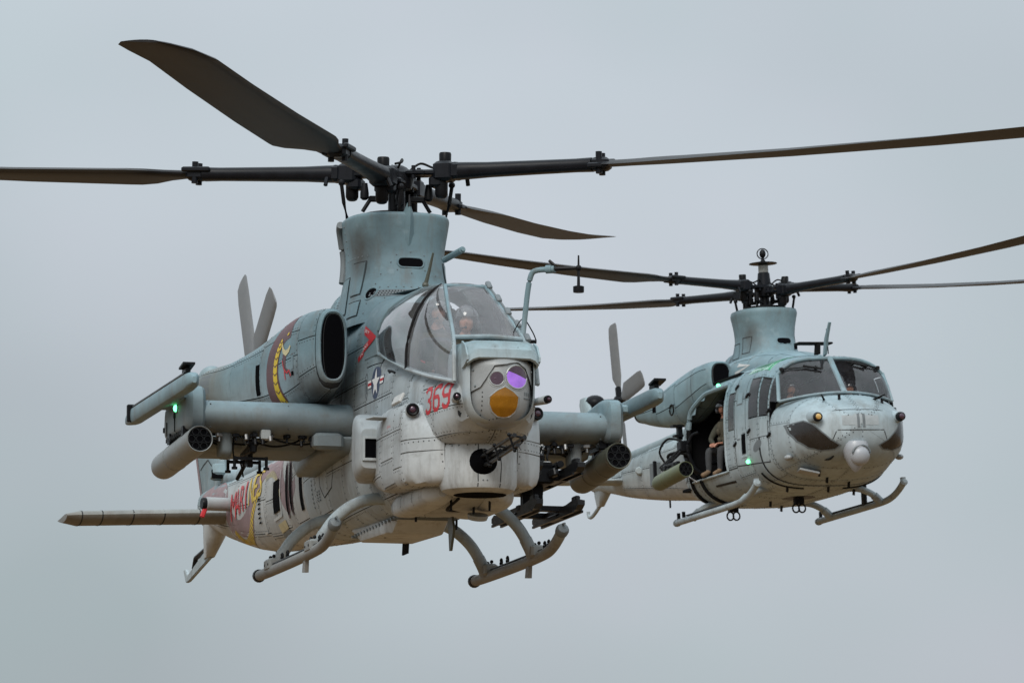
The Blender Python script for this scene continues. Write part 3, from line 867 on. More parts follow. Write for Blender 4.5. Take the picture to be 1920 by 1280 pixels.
def person(label, mtx, P, cloth=('suit', 'trousers', 'skin', 'boot'), head_dir=(1, 0, -.05), sleeves=True, extras=None, group=None):
    """P: joint positions in the helicopter's frame"""
    J, E, idx = [], [], {}
    def j(n, r): idx[n] = len(J); J.append((P[n], (r, r) if not isinstance(r, tuple) else r)); return idx[n]
    for n, r in (('pelvis', (.15, .12)), ('waist', (.14, .11)), ('chest', (.17, .125)), ('neck', (.06, .06)), ('skull', (.05, .05))): j(n, r)
    E += [(0, 1), (1, 2), (2, 3), (3, 4)]
    for s_ in ('s', 'p'):
        for n, r in (('sho', .075), ('elb', .05), ('wri', .033), ('hip', .1), ('kne', .068), ('ank', .048), ('toe', .042)): j(n + s_, r)
        E += [(2, idx['sho' + s_]), (idx['sho' + s_], idx['elb' + s_]), (idx['elb' + s_], idx['wri' + s_]),
              (0, idx['hip' + s_]), (idx['hip' + s_], idx['kne' + s_]), (idx['kne' + s_], idx['ank' + s_]), (idx['ank' + s_], idx['toe' + s_])]
    body = skin_body(J, E)
    mb = MB()
    wr = {s_: (Vector(P['wri' + s_]), Vector(P['elb' + s_])) for s_ in 'sp'}
    bones = [('pelvis', 'waist', 0), ('waist', 'chest', 0), ('chest', 'neck', 0), ('neck', 'skull', 2)]
    for s_ in 'sp':
        bones += [('sho' + s_, 'elb' + s_, 0), ('elb' + s_, 'wri' + s_, 0 if sleeves else 2), ('hip' + s_, 'kne' + s_, 1), ('kne' + s_, 'ank' + s_, 1), ('ank' + s_, 'toe' + s_, 3)]
    BN = [(Vector(P[a_]), Vector(P[b_]), k_) for a_, b_, k_ in bones]
    def near(c):
        best = (9, 0)
        for a_, b_, k_ in BN:
            d_ = b_ - a_; t_ = min(1, max(0, (c - a_).dot(d_) / d_.length_squared)); q_ = (c - (a_ + d_ * t_)).length
            if q_ < best[0]: best = (q_, k_)
        return best[1]
    for p in body.polygons:
        mb.m.append(near(p.center)); mb.f.append(tuple(p.vertices))
    mb.v = [tuple(v.co) for v in body.vertices]
    d = Vector(head_dir).normalized(); rgt = d.cross(Vector((0, 0, 1))).normalized(); upv = rgt.cross(d)
    Rh = Matrix((d, -rgt, upv)).transposed()
    hc = Vector(P['head'])
    hv, hf = head_geo(hc, Rh); mb.add(hv, hf, 2)
    for s_, sg in (('s', 1), ('p', -1)):
        w, e = wr[s_]; f = (w - e).normalized()
        tgt = P.get('hand' + s_)
        if tgt: f = (Vector(tgt) - w).normalized()
        hand_geo(mb, w + f * .02, f, P.get('up' + s_, (0, 0, 1)), 1.0, sg, P.get('curl', .9), 2)
    o = mb.build('person', list(cloth), None, angle=60, recalc=False)
    o.matrix_world = mtx
    o['label'] = label; o['category'] = 'person'
    if group: o['group'] = group
    # helmet: shell open at the face, visor, ear cups, boom microphone
    hm = MB(); n, m = 28, 12; rows = []
    for q in range(m + 1):
        ph = radians(-38) + (pi / 2 - radians(-38)) * q / m
        row = []
        for k in range(n):
            th = 2 * pi * k / n
            low = max(0.0, cos(th)) ** .6 * (radians(62)) if cos(th) > 0 else 0
            p2 = max(ph, radians(-38) + low)
            row.append(hc + Rh @ Vector((.128 * cos(p2) * cos(th), .112 * cos(p2) * sin(th), .145 * sin(p2) + .012)))
        rows.append(row)
    hm.rings(rows, True)
    for sy in (-1, 1): hm.sphere(hc + Rh @ Vector((0, sy * .098, -.03)), .042, 10, 8, 0, (1, .6, 1.15))
    ho = hm.build('helmet', 'helmet', o, angle=50)
    vm = MB(); rows = []
    for a0, rr in ((8, .134), (20, .137), (34, .137), (46, .131)):
        rows.append([hc + Rh @ Vector((rr * cos(radians(a0)) * cos(radians(b)), .93 * rr * cos(radians(a0)) * sin(radians(b)), .145 * sin(radians(a0)) + .014)) for b in range(-80, 81, 10)])
    vm.rings(rows, False, 0, False)
    vm.build('visor', 'visor', ho, angle=60, recalc=False)
    mm = MB(); mm.tube([hc + Rh @ Vector(q) for q in ((.0, -.1, -.04), (.07, -.09, -.075), (.105, -.035, -.075), (.108, -.01, -.07))], .007, 6)
    mm.sphere(hc + Rh @ Vector((.108, -.005, -.07)), .014, 8, 6)
    mm.build('microphone', 'gear', ho)
    # vest over the torso
    ch, wa, ne = Vector(P['chest']), Vector(P['waist']), Vector(P['neck'])
    ax = (ch - wa).normalized(); lat = (Vector(P['shop']) - Vector(P['shos'])).normalized(); fr = lat.cross(ax).normalized()
    vs_ = MB(); rows = []
    for u, a_, b_ in ((-.04, .165, .135), (.06, .175, .15), (.2, .185, .16), (.3, .18, .15), (.36, .13, .11)):
        c = wa + ax * u
        rows.append([c + lat * (a_ * math.copysign(abs(cos(t)) ** .75, cos(t))) + fr * (b_ * math.copysign(abs(sin(t)) ** .75, sin(t))) for t in [2 * pi * k / 20 for k in range(20)]])
    vs_.rings(rows, True)
    for (lx, uz, s3) in ((-.09, .06, .05), (.0, .05, .05), (.09, .06, .05), (-.08, .2, .045), (.08, .2, .045)):
        c = wa + ax * uz + lat * lx + fr * .16
        vs_.box(c, (.07, .05, .1), Matrix((lat, fr, ax)).transposed(), bev=.012)
    vs_.build('vest', extras or 'vest', o, angle=50)
    return o

def seated(x, y, z, face=(1, 0), lean=0.08, knee=0.46, reach=0.36, drop=0.44, hands=None, head_dz=0.0):
    """joint table for a sitter whose seat pan is at z; face = heading in x,y"""
    f = Vector((face[0], face[1], 0)).normalized(); l = Vector((-f.y, f.x, 0)); up = Vector((0, 0, 1)); o = Vector((x, y, z))
    def q(a, b, c): return tuple(o + f * a + l * b + up * c)
    P = dict(pelvis=q(0, 0, .12), waist=q(lean * .2, 0, .3), chest=q(lean * .55, 0, .5), neck=q(lean * .9, 0, .7), skull=q(lean + .01, 0, .78), head=q(lean + .035, 0, .845 + head_dz))
    for s_, sg in (('s', -1), ('p', 1)):
        P['sho' + s_] = q(lean * .6, sg * .19, .6)
        P['elb' + s_] = q(lean + .1, sg * .25, .33)
        P['wri' + s_] = q(reach - .04, sg * .1, .24)
        P['hand' + s_] = q(reach + .1, sg * .03, .22)
        P['hip' + s_] = q(.04, sg * .1, .09)
        P['kne' + s_] = q(knee, sg * .14, .14)
        P['ank' + s_] = q(knee + .02, sg * .13, -drop + .12)
        P['toe' + s_] = q(knee + .2, sg * .14, -drop + .05)
    return P
# ================================================================== attack helicopter
VM = pose(14.5, 0, 0, (-1.15425, 56.21845, 7.49685))
V = thing('attack_helicopter', 'grey tandem-seat attack helicopter with red 369 on its nose, nearer of the two', 'helicopter', VM)

vh = Hull([
    (4.1, .30, .8, .98, 1.16, 3, 3), (4.0, .37, .74, .98, 1.2, 3, 3.4), (3.8, .42, .66, .95, 1.25, 3, 4), (3.5, .455, .62, .92, 1.28, 3.2, 4.5), (3.22, .47, .58, .92, 1.33, 3.2, 5), (3.1, .475, .24, .92, 1.36, 3.4, 5.5),
    (2.9, .48, .21, .92, 1.4, 3.4, 6), (2.55, .49, .2, .92, 1.47, 3.4, 6), (1.9, .52, .2, .95, 1.65, 3.2, 6), (1.5, .53, .2, .98, 1.77, 3.2, 5),
    (1.25, .54, .2, 1.05, 2.25, 3.2, 4), (.9, .55, .2, 1.1, 2.36, 3.2, 4), (0, .56, .22, 1.1, 2.38, 3.2, 4), (-1.4, .54, .28, 1.08, 2.25, 3, 3.4),
    (-2.4, .5, .33, 1.02, 1.95, 2.8, 3), (-3.2, .44, .38, .98, 1.6, 2.6, 2.8), (-3.8, .40, .42, .98, 1.47, 2.5, 2.8), (-5.3, .33, .53, 1.05, 1.5, 2.4, 2.8),
    (-7.4, .24, .85, 1.22, 1.55, 2.3, 2.8), (-8.6, .17, 1.08, 1.35, 1.62, 2.2, 2.6), (-9.6, .09, 1.25, 1.45, 1.64, 2, 2.2)])
xs = list(np.arange(-9.6, 3.9, .12)) + [4.1, 4.06, 4.0, 3.95, 3.9, 1.3, 1.4, 3.3, 3.1, 3.13, 3.16, 3.19, 3.22]
vfus = vh.shell('fuselage', 'seam', V, xs, nt=36, holes=[(1.42, 3.3, .82, 1.0, 0)])
zones = [
    ((3.42, 4.09), [0, .3, .5, .9], 'paint_low'), ((3.09, 3.42), [0, .27, .5, .72, .82], 'paint_low'),
    ((2.56, 3.09), [.0, .24, .5, .62, .82], 'paint_low'), ((2.0, 2.56), [0, .2, .36, .5, .64, .82], 'paint_low'), ((1.45, 2.0), [0, .22, .36, .5, .66, .82], 'paint_low'),
    ((1.05, 1.45), [0, .2, .36, .5, .6, .72, 1], 'paint'), ((.55, 1.05), [0, .2, .34, .48, .58, .66, .76, 1], 'paint'), ((.0, .55), [0, .2, .38, .52, .64, .76, 1], 'paint'),
    ((-.7, 0), [0, .2, .38, .52, .66, .8, 1], 'paint'), ((-1.3, -.7), [0, .25, .5, .7, .85, 1], 'paint'), ((-1.9, -1.3), [0, .2, .42, .6, .8, 1], 'paint'),
    ((-2.6, -1.9), [0, .25, .5, .66, .83, 1], 'paint_tail'), ((-3.1, -2.6), [0, .2, .4, .6, .8, 1], 'paint_tail'), ((-3.8, -3.1), [0, .25, .5, .75, 1], 'paint_tail'),
    ((-4.5, -3.8), [0, .22, .48, .72, 1], 'paint_tail'), ((-5.4, -4.5), [0, .25, .5, .75, 1], 'paint_tail'), ((-6.4, -5.4), [0, .25, .5, .75, 1], 'paint_tail'),
    ((-7.3, -6.4), [0, .3, .55, .78, 1], 'paint_tail'), ((-8.3, -7.3), [0, .3, .6, 1], 'paint_tail'), ((-9.55, -8.3), [0, .5, 1], 'paint_tail')]
vpan = []
for (x0, x1), tb, mt in zones:
    for a, b in zip(tb[:-1], tb[1:]):
        for sd in (-1, 1): vpan.append(vh.panel(x0, x1, a, b, sd, mt, vfus, dx=.022 if x0 == 3.09 else (.05 if x0 > 3.3 else .12), dt=.05 if x0 == 3.09 else .09, level=.12 if x0 > -1.5 else 0))
rivets(vfus, 0.7)
vbvh = bvh_of(vpan)

# nose sensor housing with its hood
sh = Hull([(4.24, .31, .78, 1.15, 1.50, 3.2, 4.5), (4.2, .335, .755, 1.15, 1.525, 3.2, 4.5), (4.05, .345, .75, 1.15, 1.55, 3.2, 4.5), (3.75, .35, .78, 1.15, 1.6, 3.4, 5), (3.45, .33, .9, 1.2, 1.62, 3.4, 5)])
vsh = sh.shell('sensor_housing', 'paint_nose', V, [3.45, 3.55, 3.65, 3.75, 3.85, 3.95, 4.05, 4.12, 4.2, 4.24], nt=40, cap=(True, False))
hd = MB()
prof = [(4.15, 1.545), (4.26, 1.53), (4.36, 1.44), (4.375, 1.36)]
rows = []
for (x, z) in prof:
    row = []
    for y in np.linspace(-1, 1, 15):
        yy = .345 * y; drop = .05 * max(0, abs(y) - .8) / .2
        row.append((x - .05 * y * y - drop * .8, yy, z - drop))
    rows.append(row)
inner = [[(p[0] - .02, p[1] * .97, p[2] - .014) for p in r] for r in reversed(rows)]
hd.rings(rows + inner, False, 0, False)
for y in (-.09, .13): hd.box((4.335, y, 1.41), (.012, .014, .12), (0, radians(-8), 0))
for sd in (-1, 1):
    hd.prism([(4.1, 1.54), (4.22, 1.49), (4.31, 1.38), (4.31, 1.34), (4.2, 1.3), (4.1, 1.28)], sd * .352, sd * .335)
hd.build('hood', 'paint_nose', vsh, angle=30)
bk = MB(); bk.prism([(.31 * math.copysign(abs(cos(t)) ** .6, cos(t)), 1.15 + .37 * math.copysign(abs(sin(t)) ** .6, sin(t))) for t in [2 * pi * k / 28 for k in range(28)]], 4.0, 4.03, 'x')
bk.build('bulkhead', 'black', vsh)

# sensor ball
bp = [(.02, .725), (.1, .735), (.18, .765), (.245, .82), (.29, .9), (.308, 1.0), (.308, 1.12), (.305, 1.3), (.27, 1.36), (.05, 1.37)]
ball = MB().lathe(bp, (4.06, 0.0, 0), n=40).build('sensor_turret', 'white_grey', V)
bb = bvh_of([ball])
AM = [(0, .14), (.07, .105), (.132, .055), (.128, -.02), (.105, -.08), (.055, -.122), (0, -.13), (-.055, -.122), (-.105, -.08), (-.132, -.02), (-.132, .05), (-.07, .105)]
decal('lens_bezel', [([(-.005 + a * 1.1, .945 + b * 1.1) for a, b in AM], 0), (ellipse(-.078, 1.165, .083, .083, 18), 0), (ellipse(.115, 1.185, .125, .125, 20), 0)], ['foil'], ball, bb, 1, 'x', .004, .03)
decal('thermal_lens', [([(-.005 + a, .945 + b) for a, b in AM], 0)], ['lens_amber'], ball, bb, 1, 'x', .008, .03)
decal('rangefinder_lens', [(ellipse(-.078, 1.165, .06, .062, 18), 0)], ['lens_dark'], ball, bb, 1, 'x', .008, .03)
reflection_half = [(.115 + .105 * cos(a), 1.185 + .105 * sin(a)) for a in np.linspace(radians(-6), radians(150), 14)]
lo_half = [(.115 + .105 * cos(a), 1.185 + .105 * sin(a)) for a in np.linspace(radians(150), radians(354), 16)]
decal('television_lens', [(reflection_half, 1), (lo_half, 0)], ['lens_violet', 'lens_dark'], ball, bb, 1, 'x', .008, .03)  # dark upper half is a reflection painted onto the violet lens
face = [(-.3, 1.36), (-.3, 1.04), (-.215, 1.09), (-.1, 1.285), (.12, 1.315), (.2, 1.27), (.275, 1.12), (.3, 1.08), (.3, 1.36)]
decal('face_plate', [(face, 0)], ['white_grey'], ball, bb, 1, 'x', .022, .03)
st_ = [(([(.2 + i * .025 + a, 1.02 + b) for a, b in ((0, 0), (.012, 0), (.012, .035), (0, .035))]), 0) for i in range(3)] + [([(.19, .99), (.28, .99), (.28, 1.0), (.19, 1.0)], 0)]
decal('stencil', st_, ['stencil'], ball, bb, 1, 'x', .004, .03)
for nm_, pts_, r_ in (('lens_ring', [(-.005 + a * 1.03, .945 + b * 1.03) for a, b in AM], .006), ('lens_ring', ellipse(-.078, 1.165, .064, .066, 18), .006), ('lens_ring', ellipse(.115, 1.185, .108, .108, 22), .007)):
    lp_ = []
    for u, w in pts_:
        h, nn, _, _ = bb.ray_cast(Vector((9, u, w)), Vector((-1, 0, 0)))
        lp_.append(h + Vector((.006, 0, 0)))
    rg = MB(); rg.tube(lp_ + [lp_[0]], r_, 6, False); rg.build(nm_, 'foil', ball)
sb = MB()
for (y, z) in [(-.2 + .0 * k, .84 + .04 * k) for k in range(6)] + [(-.15 + .03 * k, .79 + .005 * k) for k in range(4)]:
    h, nn, _, _ = bb.ray_cast(Vector((9, y, z)), Vector((-1, 0, 0)))
    if h: sb.sphere(h, .0075, 6, 4)
sb.build('rivets', 'seam', ball, kind='stuff')
sb = MB()
for (y, z) in ((-.245, 1.1), (-.255, 1.25), (-.255, 1.32), (.26, 1.25), (.26, 1.31)):
    h, nn, _, _ = bb.ray_cast(Vector((9, y, z)), Vector((-1, 0, 0)))
    if h: sb.sphere(h + nn * .022, .012, 8, 5)
sb.build('bolts', 'stencil', ball, kind='stuff')

# chin gun turret
tp = [(.02, .2), (.26, .2), (.34, .235), (.365, .28), (.37, .4), (.37, .62), (.355, .665), (.3, .695), (.05, .7)]
tur = MB().lathe(tp, (3.33, 0, 0), n=48).build('gun_turret', 'paint_low', V)
tbv = bvh_of([tur])
for nm, pts in (('panel_gap', [[(-.085, .24), (-.09, .45), (-.085, .655)], [(.13, .24), (.14, .45), (.12, .655)], [(-.32, .648), (-.2, .655), (-.085, .655), (-.05, .675), (.08, .675), (.12, .655), (.25, .655)]]),):
    decal(nm, [(q, 0) for p in pts for q in stroke(p, .009)], ['seam'], tur, tbv, 1, 'x', .002, .03)
rv = MB()
for y in (-.3, -.25, -.18, -.11, .2, .27, -.04, .33, .0):
    for z in ((.63,) if y not in (-.04, 0) else (.3,)):
        h, nn, _, _ = tbv.ray_cast(Vector((9, y, z)), Vector((-1, 0, 0)))
        if h: rv.sphere(h, .009, 6, 4)
rv.build('rivets', 'stencil', tur, kind='stuff')
rg = MB(); rg.lathe([(.372, .655), (.378, .66), (.378, .672), (.368, .68)], (3.33, 0, 0), n=48, cap=False); rg.build('turret_seal', 'black', tur)  # black ring stands in for the shaded recess round the turret top
ch = MB(); ch.lathe([(.25, .197), (.01, .1975)], (3.33, .02, 0), n=24); ch.build('ejection_opening', 'black', tur)
gd = Vector((cos(radians(3)), 0.02, sin(radians(3)))).normalized(); gp = Vector((3.64, -.03, .475))
gun = MB()
gun.lathe([(.135, -.02), (.135, .035), (.12, .06), (.07, .09), (.05, .13)], gp, gd, n=24)
gobj = gun.build('gun', 'black', V)
u1 = gd.orthogonal().normalized(); u2 = gd.cross(u1)
for k in range(3):
    a = radians(95 + 120 * k); off = (u1 * cos(a) + u2 * sin(a)) * .056
    b_ = MB(); b_.tube([gp + off * .8 + gd * .08, gp + off + gd * .4, gp + off + gd * 1.22], [.019, .018, .015], 12)
    b_.tube([gp + off + gd * 1.14, gp + off + gd * 1.25], .02, 12)
    b_.build('barrel', 'gun', gobj)
for d, r in ((.3, .085), (.62, .078), (1.15, .088)):
    cl = MB()
    pts = [gp + gd * d + (u1 * cos(2 * pi * k / 3 + radians(95)) + u2 * sin(2 * pi * k / 3 + radians(95))) * r for k in range(3)]
    for k in range(3): cl.tube([pts[k], pts[(k + 1) % 3]], .011, 6)
    for k in range(3): cl.sphere(pts[k], .019, 8, 6)
    cl.build('barrel_clamp', 'dark', gobj)
cl = MB(); cl.tube([gp + gd * .1, gp + gd * .62], .022, 8); cl.build('drive_shaft', 'dark', gobj)

# ---- cheeks, scoops and side fittings (both sides)
skins = [vh]
def cheek(mir):
    sd = 1 if mir else -1
    hc_ = Hull([(3.46, .04, .45, .6, .74, 3, 3, sd * .30), (3.44, .08, .37, .6, .79, 3.4, 3, sd * .31), (3.38, .115, .31, .62, .83, 4, 3, sd * .345), (3.28, .155, .29, .64, .88, 4.5, 3.2, sd * .395), (3.16, .2, .3, .68, .97, 5, 4, sd * .44), (3.02, .225, .3, .72, 1.08, 5.5, 4.2, sd * .445), (2.6, .245, .31, .74, 1.13, 5.5, 4.2, sd * .435),
                (2.2, .25, .33, .74, 1.14, 5.5, 4, sd * .43), (1.7, .22, .4, .76, 1.12, 4, 3, sd * .42), (1.2, .12, .55, .8, 1.05, 3, 3, sd * .42)])
    o = hc_.shell('cheek_fairing', 'paint_low', V, [1.2, 1.3, 1.45, 1.6, 1.8, 2.0, 2.2, 2.4, 2.6, 2.8, 2.95, 3.02, 3.1, 3.16, 3.22, 3.28, 3.33, 3.38, 3.41, 3.44, 3.45, 3.46], nt=36, inset=.012)
    pans = []
    for (x0, x1), tb in (((3.02, 3.464), [0, .4, .62, 1]), ((2.74, 3.02), [0, .34, .62, 1]), ((2.24, 2.74), [0, .16, .38, .6, 1]), ((1.5, 2.24), [0, .2, .6, 1])):
        for a, b, s2 in [(a, b, sd) for a, b in zip(tb[:-1], tb[1:])] + ([(0, .5, -sd), (.5, 1, -sd)] if x1 > 3.2 else []): pans.append(hc_.panel(x0, x1 - (.004 if x1 > 3.2 else 0), a, b, s2, 'paint_low', o, dx=.025 if x1 > 3.2 else .1, dt=.05, level=.12))
    skins.append(hc_)
    rivets(o, .6)
    # air scoop standing off the cheek
    mb = MB(); rings = []
    for x, y0, y1, z0, z1 in ((2.02, .6, .83, .58, .96), (1.98, .6, .845, .55, .99), (1.9, .58, .85, .52, 1.08), (1.7, .55, .84, .5, 1.14), (1.4, .5, .76, .5, 1.16), (1.1, .45, .6, .55, 1.14)):
        ring = []
        for k in range(24):
            t = 2 * pi * k / 24
            ring.append((x, -((y0 + y1) / 2 + (y1 - y0) / 2 * math.copysign(abs(cos(t)) ** .45, cos(t))), (z0 + z1) / 2 + (z1 - z0) / 2 * math.copysign(abs(sin(t)) ** .45, sin(t))))
        rings.append(ring)
    mb.rings(rings, True)
    so = mb.mirror(mir).build('air_scoop', 'paint_low', V, angle=30)
    f = MB()
    f.box((2.03, -.725, .665), (.03, .17, .025)); f.box((2.03, -.725, .875), (.03, .17, .025)); f.box((2.03, -.8, .77), (.03, .022, .19)); f.box((2.03, -.65, .77), (.03, .022, .19))
    f.mirror(mir).build('frame', 'paint_low', so)
    f = MB(); f.box((2.02, -.725, .77), (.01, .13, .19)); f.mirror(mir).build('opening', 'black', so)
    # warning sensors: round eyes on short drums
    for (p, r) in (((3.2, -.60, 1.0), .062), ((4.24, -.43, 1.0), .038)):
        m = MB(); m.lathe([(r * .9, -.25), (r * 1.1, -.02), (r * 1.05, .0)], p, (1, -.18, -.02), n=20)
        so2 = m.mirror(mir).build('warning_sensor', 'paint_low', V)
        m = MB(); m.lathe([(r * .95, .0), (r * 1.0, .03), (r * .8, .045), (r * .6, .04)], p, (1, -.18, -.02), n=20); m.mirror(mir).build('bezel', 'dark', so2)
        m = MB(); m.lathe([(r * .58, .035), (r * .4, .05), (r * .05, .056)], p, (1, -.18, -.02), n=16); m.mirror(mir).build('lens', 'lens_dark', so2)
    # step / antenna blades
    m = MB(); m.box((2.35, -.74, 1.02), (.2, .16, .018), (0, 0, radians(12)), bev=.006); m.mirror(mir).build('step', 'paint_low', V)
    m = MB(); m.box((2.7, -.62, 1.16), (.34, .03, .1), (radians(-25), 0, 0), bev=.008); m.mirror(mir).build('placard', 'stencil_light', V)
    return pans
ck = cheek(False); cheek(True)
ckb = bvh_of(skins)
decal('stencil', xf(text_polys('DANGER', .035, .2), 2.5, .9), ['red'], V, ckb, -1, 'y', .004)

# ---- canopy
def crv(pts, n): 
    P = catmull(pts, 12); L = [0]
    for a, b in zip(P[:-1], P[1:]): L.append(L[-1] + (b - a).length)
    return [Vector([np.interp(u * L[-1], L, [p[k] for p in P]) for k in range(3)]) for u in np.linspace(0, 1, n)]
NT = 13; fairs = []
cA = crv([(2.57, -.505, 1.47), (2.59, -.495, 1.72), (2.64, -.42, 2.0), (2.69, -.3, 2.19), (2.74, -.19, 2.27)], NT)
cF = crv([(4.02, -.40, 1.17), (3.96, -.385, 1.4), (3.74, -.34, 1.63), (3.25, -.265, 1.96), (2.84, -.2, 2.245)], NT)
cR = crv([(1.44, -.52, 1.77), (1.40, -.52, 1.98), (1.5, -.44, 2.18), (1.68, -.3, 2.3), (1.9, -.19, 2.35)], NT)
cQ = crv([(.95, -.55, 1.77), (.95, -.55, 2.0), (.95, -.5, 2.22), (.95, -.36, 2.36), (.95, -.15, 2.42)], NT)
def ruled(c0, c1, n, bulge, i0=0, i1=None):
    rows = []
    for k in range(n + 1):
        u = k / n; row = []
        for i, (a, b) in enumerate(zip(c0, c1)):
            t = i / (NT - 1); p = a.lerp(b, u)
            s_ = bulge * sin(pi * u) * (.35 + .65 * sin(pi * min(1, t * .95)))
            row.append(p + Vector((0, -s_, s_ * .6 * t)))
        rows.append(row)
    return rows
can = MB()
for sd in (False, True):
    for c, r in ((cF, .021), (cR, .016)):
        m = MB(); m.tube(c, r, 8); m.mirror(sd); can.add(m.v, m.f)
    m = MB(); m.tube([cR[0], (2.0, -.515, 1.62), cA[0], (3.3, -.47, 1.31), cF[0]], .02, 8); m.mirror(sd); can.add(m.v, m.f)
    m = MB(); m.tube([cR[-1], cA[-1]], .016, 8); m.mirror(sd); can.add(m.v, m.f)
can.tube([cF[-1], Vector((2.84, .2, 2.245))], .02, 8)
can.tube([(3.74, -.34, 1.625), (3.76, 0, 1.64), (3.74, .34, 1.625)], .022, 8)
cano = can.build('canopy', 'paint', V)
for mir in (False, True):
    seal = MB(); seal.tube([p + Vector((0, -.012, .004)) for p in cA], .013, 8); seal.mirror(mir).build('seal', 'rubber', cano)
    MB().rings(ruled(cA, cF, 12, .05), False, 0, False).mirror(mir).build('pane', 'glass_side', cano, angle=70)
    MB().rings(ruled(cR, cA, 10, .05), False, 0, False).mirror(mir).build('pane', 'glass', cano, angle=70)
    fo = MB().rings(ruled(cQ, cR, 4, 0), False, 0, False).mirror(mir).build('canopy_fairing', 'paint', V, angle=60); fairs.append(fo)
    # dotted fastener strip down the windscreen post and a door handle
    dots = MB()
    for p in crv(list(cF[3:]), 30): dots.sphere(p + Vector((.012, -.018, .008)), .0065, 6, 4)
    dots.mirror(mir).build('rivets', 'stencil', cano, kind='stuff')
    hnd = MB(); hnd.tube([(1.95, -.525, 1.52), (2.0, -.55, 1.53), (2.12, -.55, 1.51), (2.16, -.525, 1.49)], .012, 6); hnd.mirror(mir).build('door_handle', 'dark', V)
ws = MB()
B0 = [Vector((3.74, .34 * s_, 1.63 + .012 * (1 - s_ * s_))) + Vector((.03 * (1 - s_ * s_), 0, 0)) for s_ in np.linspace(-1, 1, 9)]
T0 = [Vector((2.84, .2 * s_, 2.245 + .015 * (1 - s_ * s_))) for s_ in np.linspace(-1, 1, 9)]
ws.rings([[a.lerp(b, u) + Vector((0, 0, .02 * sin(pi * u))) for a, b in zip(B0, T0)] for u in np.linspace(0, 1, 7)], False, 0, False)
ws.build('windscreen', 'glass_clear', cano, angle=70)
rf = MB(); rf.rings([[Vector((x, .19 * s_, z + .02 * (1 - s_ * s_))) for s_ in np.linspace(-1, 1, 7)] for x, z in ((1.9, 2.35), (2.3, 2.325), (2.74, 2.275), (2.84, 2.25))], False, 0, False)
rf.build('roof_pane', 'glass_clear', cano, angle=70)
rr = MB(); rr.rings([[Vector((x, w * s_, z)) for s_ in np.linspace(-1, 1, 7)] for x, z, w in ((.95, 2.43, .3), (1.4, 2.4, .25), (1.9, 2.365, .2))], False, 0, False)
rr.build('roof_fairing', 'paint', V, angle=70)
# port windscreen edge hardware: hinges, wire cutter strip, mirror
hg = MB()
for i in (12, 10, 8, 6, 4):
    p = cF[i]; q = Vector((p.x, -p.y, p.z))
    hg.box(q + Vector((.02, .025, .015)), (.12, .05, .045), (0, radians(35), 0), bev=.01)
hg.tube([Vector((p.x + .02, -p.y + .03, p.z)) for p in cF[5:]], .012, 6)
hg.build('canopy_hinge', 'stencil', cano)
# cockpit furniture
ck_ = MB()
for (x, z) in ((2.62, .98), (1.5, 1.3)):
    ck_.box((x - .02, 0, z + .38), (.12, .46, .8), (0, radians(-10), 0), bev=.03)
    ck_.box((x + .28, 0, z), (.5, .46, .1), bev=.03)
cko = ck_.build('seat', 'seat', V)
cp = MB(); cp.box((3.34, 0, 1.5), (.2, .5, .22), bev=.03); cp.box((2.2, 0, 1.72), (.16, .56, .22), bev=.03)
cp.box((2.42, 0, 1.2), (.05, .84, .5)); cp.box((2.4, 0, .55), (2.0, .8, .04))
cp.build('instrument_panel', 'cockpit', V)

# air data probe on the nose
pb = MB()
pb.tube(catmull([(3.66, .34, 1.58), (3.68, .36, 1.8), (3.72, .385, 2.1), (3.75, .41, 2.24), (3.78, .45, 2.275), (3.84, .53, 2.28)], 6), .026, 12)
pb.cyl((3.84, .53, 2.28), (3.87, .575, 2.28), .04)
pb.cyl((3.87, .575, 2.28), (3.89, .6, 2.28), .034)
po = pb.build('air_data_probe', 'paint', V)
pb = MB(); pb.cyl((3.89, .6, 2.28), (4.0, .8, 2.28), .022, .016, 10); pb.cyl((3.9, .6, 2.31), (3.87, .55, 2.36), .014, n=8)
pb.tube([(4.0, .8, 2.4), (4.0, .8, 2.1)], [.008, .016], 8); pb.lathe([(.05, 0), (.052, .01), (.052, .055), (.04, .06)], (4.0, .8, 2.05), n=16); pb.sphere((4.0, .8, 2.28), .03, 10, 8)
pb.build('vane', 'dark', po)
pb = MB(); pb.tube([(3.66, .24, 1.62), (3.66, .36, 1.62), (3.66, .48, 1.62)], .018, 8)
pb.tube(catmull([(3.66, .24, 1.63), (3.66, .27, 1.72), (3.67, .35, 1.83), (3.66, .44, 1.72), (3.66, .48, 1.63)], 5), .006, 6)
pb.build('bracket', 'dark', po)
wp = MB(); wp.box((3.7, .02, 1.63), (.1, .3, .02), bev=.006); wp.build('vent', 'stencil_light', V)

